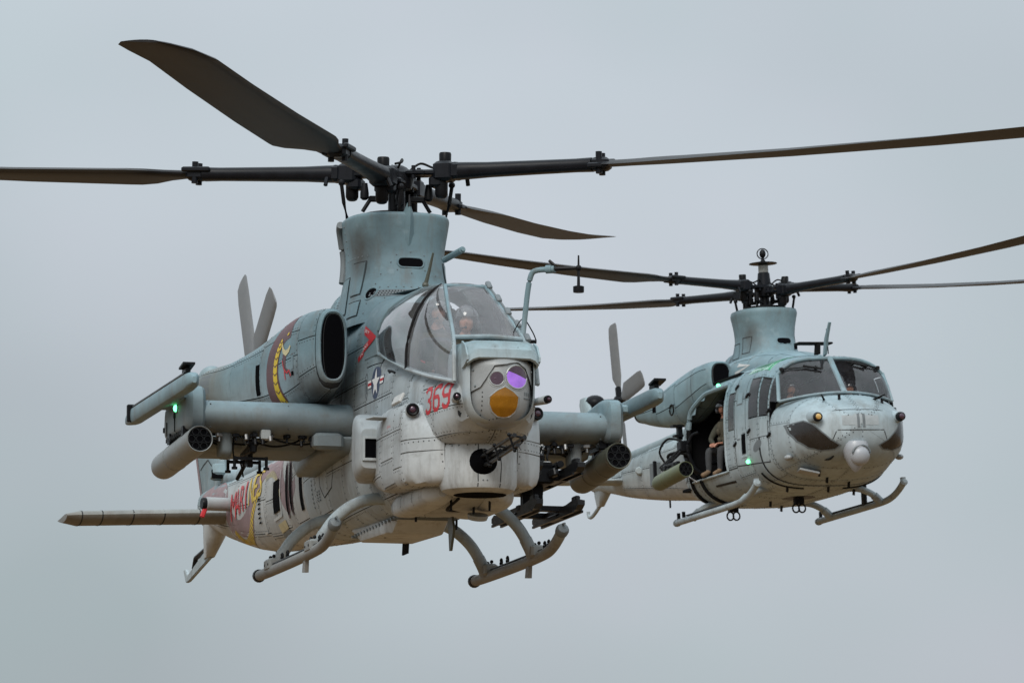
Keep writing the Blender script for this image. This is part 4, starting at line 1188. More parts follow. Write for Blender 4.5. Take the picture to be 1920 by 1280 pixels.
# ---- rotor pylon
def vloft(st, n=40, e=2.6):
    """stack of superellipse plans: (z, x centre, half length, half width)"""
    rows = []
    for z, xc, hl, hw in st:
        rows.append([(xc + hl * math.copysign(abs(cos(2 * pi * k / n)) ** (2 / e), cos(2 * pi * k / n)), hw * math.copysign(abs(sin(2 * pi * k / n)) ** (2 / e), sin(2 * pi * k / n)), z) for k in range(n)])
    return rows
def smooth_st(st, m=5):
    zs = [q[0] for q in st]; fs = [pchip(zs, [q[i] for q in st]) for i in (1, 2, 3)]
    out = []
    for a, b in zip(zs[:-1], zs[1:]):
        for k in range(m): z = a + (b - a) * k / m; out.append((z, fs[0](z), fs[1](z), fs[2](z)))
    out.append(st[-1]); return out
pst = [(2.2, -.14, 1.03, .55), (2.4, -.12, .88, .52), (2.62, -.1, .7, .49), (2.8, -.08, .62, .47), (2.95, -.08, .59, .47), (3.1, -.08, .595, .49), (3.22, -.08, .605, .51), (3.3, -.08, .61, .52), (3.33, -.08, .595, .505)]
py = MB().rings(vloft(smooth_st(pst)), False).build('mast_fairing', 'paint', V, angle=60)
lid = MB(); rows = vloft([(3.33, -.08, .595, .505), (3.335, -.08, .565, .475), (3.3, -.08, .51, .42), (3.22, -.08, .4, .33)]); lid.rings(rows, True); lid.build('lip', 'paint', py)
pbv = bvh_of([py])
def slot(cx, cz, a, b, axis, side, par, bv, m='black', frame='paint'):
    pts = [(cx + (a - b) + b * cos(t), cz + b * sin(t)) for t in np.linspace(-pi / 2, pi / 2, 8)] + [(cx - (a - b) - b * cos(t), cz - b * sin(t)) for t in np.linspace(-pi / 2, pi / 2, 8)]
    decal('vent_slot', [(pts, 0)], [m], par, bv, side, axis, .004, .05)
    fr = MB()
    loop = []
    for (u, w) in pts:
        o_ = Vector((side * 9, u, w)) if axis == 'x' else Vector((u, side * 6, w)); d_ = Vector((-side, 0, 0)) if axis == 'x' else Vector((0, -side, 0))
        h, nn, _, _ = bv.ray_cast(o_, d_)
        if h: loop.append(h)
    if len(loop) > 4:
        fr.tube(loop + [loop[0]], .011, 6, False); fr.build('slot_rim', frame, par)
slot(.02, 2.82, .135, .052, 'x', 1, py, pbv)
slot(.5, 2.5, .06, .06, 'y', -1, py, pbv); slot(.5, 2.5, .06, .06, 'y', 1, py, pbv)
# access panels and grilles on the fairing, as raised covers and gaps
for sd in (-1, 1):
    for (a, b, c, d) in ((.12, .34, 2.52, 2.84), (-.42, .0, 2.36, 2.72), (.1, .38, 2.3, 2.44)):
        ol = [(a, c), (b, c), (b, d), (a, d)]
        decal('access_door', [(ol, 0)], ['paint'], py, pbv, sd, 'y', .009, .07)
        decal('panel_gap', [(q, 0) for q in stroke([(a - .008, c - .008), (b + .008, c - .008), (b + .008, d + .008), (a - .008, d + .008)], .009, True)], ['seam'], py, pbv, sd, 'y', .003, .07)
rvp = MB()
for sd in (-1, 1):
    for (x, z) in [(.0 + .07 * k, 2.9) for k in range(6)] + [(-.3, 2.4 + .08 * k) for k in range(9)] + [(.66, 2.32 + .06 * k) for k in range(4)] + [(-.1, 3.25 - .07 * k) for k in range(6)] + [(.5, 2.3 + .1 * k) for k in range(5)]:
        h, nn, _, _ = pbv.ray_cast(Vector((x, sd * 6, z)), Vector((0, -sd, 0)))
        if h: rvp.sphere(h, .0085, 6, 4)
for (y, z) in [(.02 + .2 * cos(t), 2.82 + .11 * sin(t)) for t in np.linspace(0, 2 * pi, 9)[:-1]] + [(-.3 + .075 * k, 2.56) for k in range(9)]:
    h, nn, _, _ = pbv.ray_cast(Vector((9, y, z)), Vector((-1, 0, 0)))
    if h: rvp.sphere(h, .0085, 6, 4)
rvp.build('rivets', 'stencil', py, kind='stuff')
# front grille above the canopy
decal('grille', [([(-.42, 2.46), (.34, 2.46), (.34, 2.53), (-.3, 2.53), (-.42, 2.5)], 0)], ['stencil'], py, pbv, 1, 'x', .004, .05)
gr = MB()
for i in range(26):
    for j in range(3):
        h, nn, _, _ = pbv.ray_cast(Vector((9, -.39 + i * .028 + (j % 2) * .014, 2.475 + j * .02)), Vector((-1, 0, 0)))
        if h: gr.sphere(h + Vector((.004, 0, 0)), .007, 6, 4)
gr.build('grille_holes', 'black', py, kind='stuff')
# blade fairing, antennas, tube on the pylon
m = MB(); m.rings([[(x0 + .0, w * s_, z) for s_ in (-1, 1)] + [(x0 + d, .0, z)] for z, x0, w, d in ((2.98, .48, .055, .03), (3.06, .47, .085, .07), (3.2, .48, .08, .11), (3.33, .5, .05, .1), (3.42, .51, .015, .03))]); m.build('fairing_blade', 'paint', py, angle=50)
m = MB(); m.tube([(.55, 0, 3.38), (.54, 0, 3.5)], [.018, .008], 8); m.build('beacon', 'dark', py)
m = MB(); m.tube([(.86, .09, 2.55), (.9, .12, 2.7), (.95, .145, 2.86)], [.022, .016, .01], 8); m.sphere((.86, .09, 2.55), .035, 8, 6); m.build('antenna', 'olive', V)
m = MB(); m.tube([(.55, .36, 2.86), (1.28, .36, 2.85)], .032, 10); m.cyl((1.28, .36, 2.85), (1.32, .36, 2.85), .02); m.build('vent_tube', 'paint', V)
# dog house behind the pylon
dh = Hull([(.4, .36, 1.9, 2.2, 2.62, 3, 3), (0, .46, 1.9, 2.2, 2.75, 3, 3), (-.8, .5, 1.9, 2.2, 2.78, 3, 3), (-1.4, .48, 1.85, 2.15, 2.68, 3, 2.8), (-1.9, .4, 1.75, 2.05, 2.42, 3, 2.6), (-2.4, .3, 1.6, 1.9, 2.1, 3, 2.4), (-3.0, .16, 1.4, 1.6, 1.75, 3, 2.2)])
dho = dh.shell('transmission_cowl', 'paint', V, list(np.arange(-3, .41, .1)), nt=28)
for (x0, x1), tb in (((-.2, .38), [.4, .7, 1]), ((-.75, -.2), [.4, .62, .8, 1]), ((-1.3, -.75), [.4, .65, 1]), ((-1.9, -1.3), [.4, .7, 1]), ((-2.95, -1.9), [.4, 1])):
    for a, b in zip(tb[:-1], tb[1:]):
        for sd in (-1, 1): dh.panel(x0, x1, a, b, sd, 'paint', dho)
rivets(dho, .7)
dhb = bvh_of([dho])
for sd in (-1, 1):
    decal('grille', [([(-.62, 2.26), (-.48, 2.26), (-.48, 2.66), (-.62, 2.62)], 0)], ['seam'], dho, dhb, sd, 'y', .009, .05)
    sl = MB()
    for k in range(13):
        z = 2.28 + k * .028
        h, nn, _, _ = dhb.ray_cast(Vector((-.55, sd * 6, z)), Vector((0, -sd, 0)))
        if h: sl.box(h + Vector((0, sd * .012, 0)), (.14, .012, .01), (radians(25 * sd), 0, 0))
    sl.build('grille_slats', 'stencil', dho)

for sd in (-1, 1):
    pts = []
    for x, z in ((-.2, 3.29), (-.3, 3.24), (-.36, 3.12), (-.38, 2.98), (-.37, 2.84), (-.35, 2.72)):
        h, nn, _, _ = pbv.ray_cast(Vector((x, sd * 6, z)), Vector((0, -sd, 0)))
        pts.append(h + Vector((-.01, sd * .012, 0)))
    m = MB(); m.tube(catmull(pts, 6), .04, 10); m.build('rim_guard', 'stencil', py)
# ---- engines
def engine(mir):
    sd = 1 if mir else -1
    ne = Hull([(.82, .105, 1.57, 1.92, 2.24, 2.7, 2.7, sd * .825), (.80, .13, 1.54, 1.92, 2.27, 2.7, 2.7, sd * .828), (.74, .155, 1.51, 1.92, 2.295, 2.7, 2.7, sd * .83), (.55, .19, 1.47, 1.9, 2.315, 2.7, 2.7, sd * .855), (.0, .265, 1.4, 1.87, 2.335, 2.8, 2.6, sd * .87),
               (-.6, .29, 1.4, 1.84, 2.275, 2.8, 2.5, sd * .92), (-1.2, .285, 1.45, 1.84, 2.17, 2.8, 2.4, sd * 1.03), (-1.8, .245, 1.55, 1.85, 2.09, 2.6, 2.4, sd * 1.2), (-2.3, .205, 1.68, 1.88, 2.07, 2.4, 2.2, sd * 1.36), (-2.38, .19, 1.7, 1.88, 2.05, 2.4, 2.2, sd * 1.38)])
    o = ne.shell('engine_nacelle', 'seam', V, list(np.arange(-2.38, .6, .1)) + [.6, .66, .7, .74, .77, .8, .82], nt=36, cap=(True, False))
    pans = []
    for (x0, x1), tb in (((.36, .73), [0, .3, .62, 1]), ((-.3, .36), [0, .25, .5, .72, 1]), ((-.72, -.3), [0, .3, .72, 1]), ((-1.5, -.72), [0, .3, .7, 1]), ((-2.36, -1.5), [0, .7, 1])):
        for a, b in zip(tb[:-1], tb[1:]):
            for s2 in (-1, 1): pans.append(ne.panel(x0, x1, a, b, s2, 'paint', o))
    rivets(o, .6)
    lp = MB(); rows = []
    for x, k_ in ((.735, 1.015), (.78, .985), (.815, .92), (.825, .84), (.81, .77), (.75, .73), (.5, .7), (.2, .5)):
        hw, zb, zw, zt, nb, ntt, yc = [f(.74) for f in ne.fs]
        rows.append([(x, yc + hw * k_ * math.copysign(abs(cos(t)) ** .74, cos(t)), zw + (zt - zw) * (k_ ** .55) * math.copysign(abs(sin(t)) ** .74, sin(t))) for t in [2 * pi * k / 40 for k in range(40)]])
    lp.rings(rows[:5], False); lip = lp.build('inlet_lip', 'paint', o, angle=60)
    du = MB(); du.rings(rows[4:], True); duo = du.build('inlet_duct', 'black', o, angle=60)
    for k in range(5):
        vb = MB(); vb.box((.42, sd * .83 + (k - 2) * .04, 1.91), (.05, .008, .5)); vb.build('inlet_vane', 'dark', duo)
    ex = MB(); ex.lathe([(.15, 0), (.16, .1), (.15, .25), (.12, .25), (.1, .05)], (-2.36, -1.38, 1.88), (-.93, -.36, .02), n=20, cap=False)
    ex.lathe([(.12, .06), (.01, .06)], (-2.36, -1.38, 1.88), (-.93, -.36, .02), n=20)
    ex.mirror(mir).build('exhaust', 'dark', o)
    bv = bvh_of([ne])
    ol = lambda a, b, c, d: [(a, c), (b, c), (b, d), (a, d)]
    decal('vent_slot', [(ol(-.86, -.75, 1.62, 1.93), 0)], ['black'], o, bv, sd, 'y', .005)
    decal('latch', [(ol(.18, .26, 1.68, 1.92), 0)], ['stencil'], o, bv, sd, 'y', .004)
    decal('latch_face', [(ol(.19, .25, 1.7, 1.74), 1), (ol(.19, .25, 1.76, 1.9), 0)], ['paint', 'black'], o, bv, sd, 'y', .008)
    decal('exhaust_patch', [(ol(-2.22, -2.0, 1.78, 1.98), 0)], ['stencil'], o, bv, sd, 'y', .004)
    return o, bv
eng, ebv = engine(False); engine(True)
# cobra on the nacelle: maroon coil with a ribbed yellow belly
DX = .6
cob = [(a + DX, b) for a, b in ((-.83, 1.4), (-.94, 1.6), (-.96, 1.85), (-.85, 2.06), (-.66, 2.18), (-.46, 2.2))]
cw = [.34, .36, .34, .3, .26, .22]
P2 = [tuple(p)[:2] for p in catmull([(a, b, 0) for a, b in cob], 5)]; W2 = list(np.interp(np.linspace(0, 5, len(P2)), range(6), cw))
decal('snake_body', [(q, 0) for q in stroke(P2, W2)], ['maroon'], eng, ebv, -1, 'y', .006, .05)
bel = [(a + DX, b) for a, b in ((-.75, 1.4), (-.86, 1.62), (-.87, 1.84), (-.78, 2.0), (-.69, 2.08))]
P3 = [tuple(p)[:2] for p in catmull([(a, b, 0) for a, b in bel], 5)]
decal('snake_belly', [(q, 0) for q in stroke(P3, list(np.linspace(.135, .07, len(P3))))], ['yellow'], eng, ebv, -1, 'y', .009, .05)
decal('snake_ribs', [(q, 0) for i in range(2, len(P3) - 2, 2) for q in stroke([(P3[i][0] - .06, P3[i][1] + .035), (P3[i][0], P3[i][1]), (P3[i][0] + .06, P3[i][1] + .02)], .009)], ['maroon'], eng, ebv, -1, 'y', .012, .05, kind='stuff')
decal('snake_jaw', [(q, 0) for q in stroke([(a + DX, b) for a, b in ((-.68, 2.04), (-.63, 1.97), (-.55, 1.94), (-.47, 1.96), (-.43, 2.0))], [.03, .05, .055, .045, .03])], ['cream'], eng, ebv, -1, 'y', .010, .04)
decal('snake_throat', [(q, 0) for q in stroke([(a + DX, b) for a, b in ((-.6, 1.93), (-.62, 1.84), (-.58, 1.77), (-.49, 1.75), (-.44, 1.69))], [.12, .09, .06, .035, .02])], ['maroon'], eng, ebv, -1, 'y', .006, .04)
decal('snake_tongue', [(q, 0) for q in stroke([(a + DX, b) for a, b in ((-.66, 1.88), (-.61, 1.79), (-.53, 1.74), (-.46, 1.76), (-.42, 1.7))], .018)] + [(q, 0) for q in stroke([(a + DX, b) for a, b in ((-.6, 1.77), (-.58, 1.68))], .022)], ['red'], eng, ebv, -1, 'y', .010, .04)
decal('snake_eye', [(ellipse(-.53 + DX, 2.13, .03, .014, 10, .3), 0)], ['yellow'], eng, ebv, -1, 'y', .012, .04)

# ---- wings and stores
def wing(mir):
    sg = 1 if mir else -1
    rows = []
    for y, c, th, xle, zc in ((-.45, 1.12, .335, .56, 1.225), (-.9, 1.1, .33, .555, 1.235), (-1.3, 1.05, .325, .54, 1.245), (-1.75, 1.0, .32, .53, 1.255), (-2.05, .96, .315, .52, 1.265)):
        rows.append([(xle + (yy - c * .3), y, zc + z) for yy, z in airfoil(c, th, 13, 0)])
    w = MB().rings(rows).mirror(mir).build('stub_wing', 'paint_wing', V, angle=50)
    r = MB()
    for y in (-.62, -1.2, -1.98):
        for k in range(9):
            a = airfoil(1.05, .325, 13, 0); i = 1 + k % 6
            r.sphere((.545 + a[-1 - i][0] - 1.05 * .3, y, 1.24 + a[-1 - i][1]), .008, 6, 4)
            r.sphere((.545 + a[1 + i][0] - 1.05 * .3, y, 1.24 + a[1 + i][1]), .008, 6, 4)
    r.mirror(mir).build('rivets', 'stencil', w, kind='stuff')
    tl = MB(); tl.box((-.43, -1.2, 1.17), (.26, 1.3, .03), (0, radians(6), 0), bev=.008); tl.mirror(mir).build('flap', 'paint_wing', w)
    # tip plate
    poly = [(.56, 1.42), (.5, 1.52), (.3, 1.55), (-.5, 1.48), (-.76, 1.42), (-.8, 1.2), (-.72, 1.12), (.46, 1.1), (.55, 1.17)]
    tp_ = MB().rprism(poly, -2.02, -2.22, 'y', .05).mirror(mir).build('tip_plate', 'paint_wing', V, angle=40)
    gv = MB()
    for x in (-.5, -.1): gv.tube([(x, -2.224, 1.14), (x, -2.226, 1.28)], .006, 6)
    for k in range(9): gv.box((-.5 + k * .1, -2.2, 1.095), (.05, .06, .04), (0, radians(15 * (k % 3)), 0))
    gv.box((-.1, -2.226, 1.3), (.05, .02, .05)); gv.box((-.66, -2.224, 1.22), (.03, .012, .05))
    gv.mirror(mir).build('cable', 'cable', tp_)
    if not mir:
        l_ = MB(); l_.sphere((0, -2.235, 1.36), .034, 12, 8, 0, (1, .7, 1)); l_.build('navigation_light', 'green_lens', tp_)
        l_ = MB(); l_.lathe([(.05, 0), (.05, .012), (.035, .015)], (0, -2.215, 1.36), (0, -1, 0), n=14); l_.build('lamp_base', 'stencil', tp_)
    # missile rail outboard of the tip
    a = Vector((1.42, -2.33, 1.47)); b = Vector((-1.95, -2.36, 1.46))
    d = (b - a).normalized(); s_ = d.cross(Vector((0, 0, 1))).normalized(); L = (b - a).length
    ml = MB(); rows = []
    for u, w_, h_, dz in ((0, .02, .03, -.01), (.03, .045, .055, 0), (.1, .065, .075, 0), (.3, .07, .085, 0), (L - .5, .07, .085, 0), (L - .35, .065, .075, 0), (L - .12, .04, .045, -.005), (L, .01, .012, -.01)):
        c = a + d * u + Vector((0, 0, dz))
        rows.append([c + s_ * (w_ * math.copysign(abs(cos(t)) ** .6, cos(t))) + Vector((0, 0, h_ * math.copysign(abs(sin(t)) ** .6, sin(t)))) for t in [2 * pi * k / 14 for k in range(14)]])
    ml.rings(rows); rail = ml.mirror(mir).build('missile_rail', 'paint_wing', V)
    m2 = MB(); m2.tube([a + d * .25 + Vector((0, -.04, .075)), a + d * (L - .5) + Vector((0, -.04, .075))], .022, 6)
    m2.box(a + d * .3 + Vector((0, -.02, .11)), (.2, .05, .06), bev=.01); m2.box(a + d * .22 + Vector((0, -.03, .15)), (.22, .12, .02), (0, radians(-8), 0)); m2.box(a + d * (L * .42) + Vector((0, -.03, .08)), (.1, .03, .03)); m2.box(a + d * (L - .52) + Vector((0, -.02, .02)), (.05, .16, .18), bev=.01)
    m2.mirror(mir).build('launch_shoe', 'dark', rail)
    m2 = MB(); m2.box((.0, -2.27, 1.44), (.9, .14, .09), bev=.02); m2.mirror(mir).build('rail_mount', 'paint_wing', rail)
    # inner pylon and the rack fittings beneath
    yp = -1.25 if mir else -1.52
    ip = MB().rprism([(.3, 1.12), (.22, .98), (-.1, .94), (-.55, .98), (-.62, 1.12)], yp - .06, yp + .06, 'y', .03).mirror(mir).build('stores_pylon', 'paint_wing', V, angle=45)
    ft = MB()
    ft.box((.0, -2.12, 1.1), (.8, .08, .06)); ft.box((.3, -2.04, 1.1), (.12, .08, .1)); ft.box((-.4, -2.19, 1.1), (.12, .08, .1)); ft.box((.3, -2.2, 1.1), (.1, .06, .09))
    ft.mirror(mir).build('sway_brace', 'dark', tp_)
    tab = MB().rprism([(.3, 1.12), (.3, .9), (.2, .84), (.08, .86), (.04, 1.1)], -1.72, -1.84, 'y', .03).mirror(mir).build('stores_pylon', 'paint_wing', V, angle=45)
    fit = MB()
    for (x, y) in ((.42, -1.45), (.40, -1.52), (.38, -.95), (.36, -1.05), (.41, -1.6)):
        fit.box((x, y, 1.05 + .02 * sin(y * 40)), (.06, .05, .05), bev=.01); fit.cyl((x + .02, y, 1.02), (x + .04, y, .97), .016, n=8)
    fit.mirror(mir).build('wing_fitting', 'dark', w)
    fit = MB()
    fit.cyl((.47, -1.38, 1.05), (.49, -1.38, 1.0), .018, n=8); fit.mirror(mir).build('wing_stud', 'steel', w)
    fit = MB(); fit.cyl((.46, -1.62, 1.06), (.48, -1.62, 1.01), .018, n=8); fit.mirror(mir).build('wing_stud', 'steel', w)
    return w
wing(False); wing(True)
for mir in (False, True):
    for k, (y0, y1) in enumerate(((-.8, -1.35), (-1.0, -1.6), (-1.3, -1.95), (-1.55, -1.98))):
        m = MB(); m.tube(catmull([(.3 - .08 * k, y0, 1.08), (.32 - .08 * k, y0 - .1, 1.02), (.3 - .06 * k, (y0 + y1) / 2, 1.0 - .02 * (k % 2)), (.33 - .08 * k, y1 + .08, 1.03), (.3 - .08 * k, y1, 1.08)], 5), .011, 6); m.mirror(mir).build('cable', 'cable', V)
    for k in range(7):
        m = MB(); m.box((.36, -.85 - .17 * k, 1.065), (.07, .045, .04), (0, 0, radians(20 * k)), bev=.008); m.cyl((.36, -.85 - .17 * k, 1.06), (.37, -.85 - .17 * k, 1.0 + .01 * (k % 2)), .012, n=6); m.mirror(mir).build('clip', 'dark' if k % 3 else 'steel', V)
    m = MB(); m.rprism([(.15, 1.08), (.05, .97), (-.7, .95), (-.85, 1.08)], -.8, -2.0, 'y', .04).mirror(mir).build('wing_lower_cover', 'paint_wing', V, angle=45)
# root fairings under the wings
for mir in (False, True):
    m = MB().rprism([(.5, 1.08), (.4, .92), (-1.3, .86), (-1.5, 1.02), (-1.2, 1.12)], -.45, -.78, 'y', .06).mirror(mir).build('wing_root_fairing', 'paint_wing', V, angle=45)
    m = MB(); m.box((.45, -.8, 1.02), (.16, .3, .16), bev=.03); m.mirror(mir).build('root_box', 'paint_wing', V)
# empty ejector rack under the starboard inner pylon
er = MB()
er.box((.1, -1.52, .96), (.5, .07, .12), bev=.015); er.box((.12, -1.52, .86), (.12, .05, .14), (0, radians(15), 0)); er.box((-.12, -1.52, .88), (.1, .05, .1))
for dx in (-.12, .2):
    er.box((dx, -1.52, .86), (.03, .34, .03)); 
    for sy in (-1, 1): er.cyl((dx, -1.52 + sy * .16, .88), (dx, -1.52 + sy * .16, .77), .016, n=8); er.cyl((dx, -1.52 + sy * .16, .775), (dx, -1.52 + sy * .16, .75), .03, n=10)
er.cyl((.25, -1.47, 1.00), (-.2, -1.57, .7), .02, n=8); er.cyl((.3, -1.55, .98), (.1, -1.49, .80), .018, n=8)
ero = er.build('ejector_rack', 'dark', V, smooth=False)
m = MB(); m.tube(catmull([(.2, -1.68, 1.12), (.22, -1.7, .96), (.2, -1.68, .86), (.1, -1.6, .82), (.0, -1.55, .7)], 6), .008, 6); m.build('cable', 'cable', ero)
m = MB(); m.box((.42, -1.42, 1.07), (.1, .1, .1), bev=.01); m.build('junction_box', 'foil', ero)
rocket_pod(V, (.66, -2.12, .985), 1.95, .132, 'pod_grey', pitch=2)
rocket_pod(V, (.66, 2.12, .945), 1.5, .134, 'olive', pitch=4)
# four-rail missile launcher under the port wing
hf = MB()
hf.box((.55, 1.25, .86), (.6, .12, .1), bev=.015); hf.box((.6, 1.25, .7), (.9, .2, .2), bev=.02); hf.box((.75, 1.25, .52), (.1, .1, .3)); hf.box((.35, 1.25, .5), (.1, .1, .34))
hf.box((.9, 1.25, .78), (.3, .16, .06)); hf.box((.3, 1.25, .62), (.26, .3, .12))
for x in (.3, .95):
    hf.box((x, 1.25, .66), (.12, .5, .05)); hf.box((x, 1.25, .36), (.12, .5, .05))
hf.cyl((.95, 1.38, .78), (1.18, 1.38, .78), .035, n=10); hf.cyl((.5, 1.12, .8), (.9, 1.14, .78), .03, n=10)
hfo = hf.build('missile_launcher', 'dark', V, smooth=False)
for k, (x, y, z, w) in enumerate(((.1, 1.2, .8, .14), (.2, 1.32, .9, .1), (1.05, 1.18, .86, .12), (1.1, 1.33, .7, .1), (.62, 1.2, .8, .12), (.45, 1.34, .8, .1))):
    m = MB(); m.box((x, y, z), (w, .07, .08), (0, radians(15 * (k % 3 - 1)), radians(10 * k)), bev=.012); m.cyl((x, y, z), (x + .06, y + .03, z + .1), .014, n=6); m.build('launcher_fitting', 'gun', hfo)
for k in range(5):
    m = MB(); m.tube(catmull([(.2 + .15 * k, 1.25 + .03 * k, .98), (.25 + .15 * k, 1.33, .88), (.2 + .16 * k, 1.36, .76), (.3 + .14 * k, 1.3, .68)], 5), .011, 6); m.build('cable', 'cable', hfo)
for (y, z) in ((1.04, .7), (1.46, .7), (1.04, .33), (1.46, .33)):
    rl = MB()
    rl.prism([(-.02, z - .04), (1.56, z - .04), (1.66, z + .0), (1.66, z + .045), (1.5, z + .07), (1.2, z + .045), (.1, z + .045), (.0, z + .06), (-.1, z + .03), (-.1, z - .01)], y - .035, y + .035)
    for sy in (-1, 1): rl.box((.75, y + sy * .045, z - .05), (1.55, .02, .025))
    rl.box((1.45, y, z + .08), (.16, .05, .05), bev=.01); rl.box((.7, y, z - .03), (.4, .1, .05), bev=.01)
    rl.build('launch_rail', 'gun', hfo, smooth=False)
m = MB(); m.box((.95, 1.3, .8), (.02, .07, .06)); m.box((1.0, 1.2, .93), (.05, .06, .1)); m.build('placard', 'stencil_light', hfo)

# ---- tail
cv = MB(); cv.tube([(-2.6, 0, 1.86), (-3.3, 0, 1.62), (-4, 0, 1.5), (-5.3, 0, 1.535), (-7.4, 0, 1.59), (-8.3, 0, 1.65)], [.12, .115, .11, .105, .1, .09], 16); cv.build('shaft_cover', 'paint', V)
fin = MB(); rows = []
for z, xl, xt, w in ((1.3, -7.9, -9.75, .11), (1.62, -8.15, -9.85, .1), (2.18, -8.9, -10.2, .085), (2.7, -9.5, -10.45, .07), (2.95, -9.75, -10.5, .06), (3.0, -9.9, -10.45, .03)):
    c = xl - xt
    rows.append([(xl + (yy - c * .3), zz, z) for yy, zz in airfoil(c, w * 2 / c * .95, 9, 0)])
fin.rings(rows); fo = fin.build('tail_fin', 'paint_tail', V, angle=60)
fbv = bvh_of([fo])
for sd in (-1, 1):
    decal('fin_stripe', [([(-9.5, 1.5), (-9.78, 1.55), (-10.28, 2.4), (-10.05, 2.4)], 0)], ['maroon_pale'], fo, fbv, sd, 'y', .005, .15)
    decal('panel_gap', [(q, 0) for q in stroke([(-8.55, 1.75), (-9.0, 1.95), (-9.6, 1.9)], .015)], ['seam'], fo, fbv, sd, 'y', .004, .15)
vf = MB(); rows = []
for z, xl, xt, w in ((1.3, -8.3, -9.7, .12), (1.05, -8.7, -9.65, .1), (.86, -9.15, -9.6, .05)):
    c = xl - xt; rows.append([(xl + (yy - c * .3), zz, z) for yy, zz in airfoil(c, w * 2 / c, 9, 0)])
vf.rings(rows); vf.build('ventral_fin', 'paint_tail', V, angle=60)
ts = MB(); ts.prism([(-9.2, .93), (-9.5, .95), (-10.5, .77), (-10.68, .86), (-10.74, .84), (-10.6, .69), (-10.45, .69), (-9.2, .85)], -.022, .022); ts.build('tail_skid', 'skid', V, bevel=.008)
tsx = MB(); tsx.tube([(-9.45, 0, .98), (-10.1, 0, .93), (-10.2, 0, .82)], .03, 8); tsx.build('tail_bumper', 'dark', V)
bx = MB(); bx.box((-8.2, -.13, 1.72), (.2, .16, .14), (0, radians(-20), 0), bev=.02); bx.build('sensor_box', 'paint_tail', V)
bx = MB(); bx.box((-8.12, -.16, 1.69), (.03, .12, .1), (0, radians(-20), 0)); bx.build('sensor_window', 'black', V)
for mir in (False, True):
    rows = []
    for y, c, xle, zc in ((-.2, .78, -7.1, 1.14), (-1.0, .76, -7.1, 1.11), (-1.9, .74, -7.1, 1.07), (-2.04, .62, -7.18, 1.07)):
        rows.append([(xle + (yy - c * .3), y, zc - z) for yy, z in airfoil(c, .2 if y > -2 else .12, 11, .03)])
    sb_ = MB().rings(rows).mirror(mir).build('stabilizer', 'paint_stab', V, angle=50)
    gp_ = MB()
    for y in (-.55, -.95, -1.3, -1.65, -1.88):
        u = (abs(y) - .2) / 1.7; c = .78 - .04 * u; zc = 1.14 - .07 * u
        sec = [(-7.1 + (p[0] - c * .3) , zc - p[1]) for p in airfoil(c * 1.004, .208, 11, .03)]
        gp_.rings([[(p[0], y - .007, p[1]) for p in sec], [(p[0], y + .007, p[1]) for p in sec]], False)
    gp_.mirror(mir).build('panel_gap', 'seam', sb_)
tail_rotor(V, (-9.85, .62, 3.02), 1.52, .34, [-30, 60, 150, 240])
gbx = MB(); gbx.sphere((-9.85, .12, 3.0), .2, 16, 10, 0, (1.1, .8, .8)); gbx.build('tail_gearbox', 'paint_tail', V)
for sd in (-1, 1):
    m = MB(); m.lathe([(.06, -.05), (.075, 0), (.075, .3), (.065, .31)], (-6.85, sd * .24, 1.2), (.1, sd, 0), n=18); sdr = m.build('sensor_drum', 'white_grey', V)
    m = MB(); m.lathe([(.066, .31), (.07, .34), (.06, .36)], (-6.85, sd * .24, 1.2), (.1, sd, 0), n=16); m.build('sensor_eye', 'dark', sdr)
    m = MB(); m.box((-6.81, sd * .575, 1.1), (.05, .05, .12), (radians(20 * sd), 0, 0), bev=.01); m.build('cover_streamer', 'red', sdr)

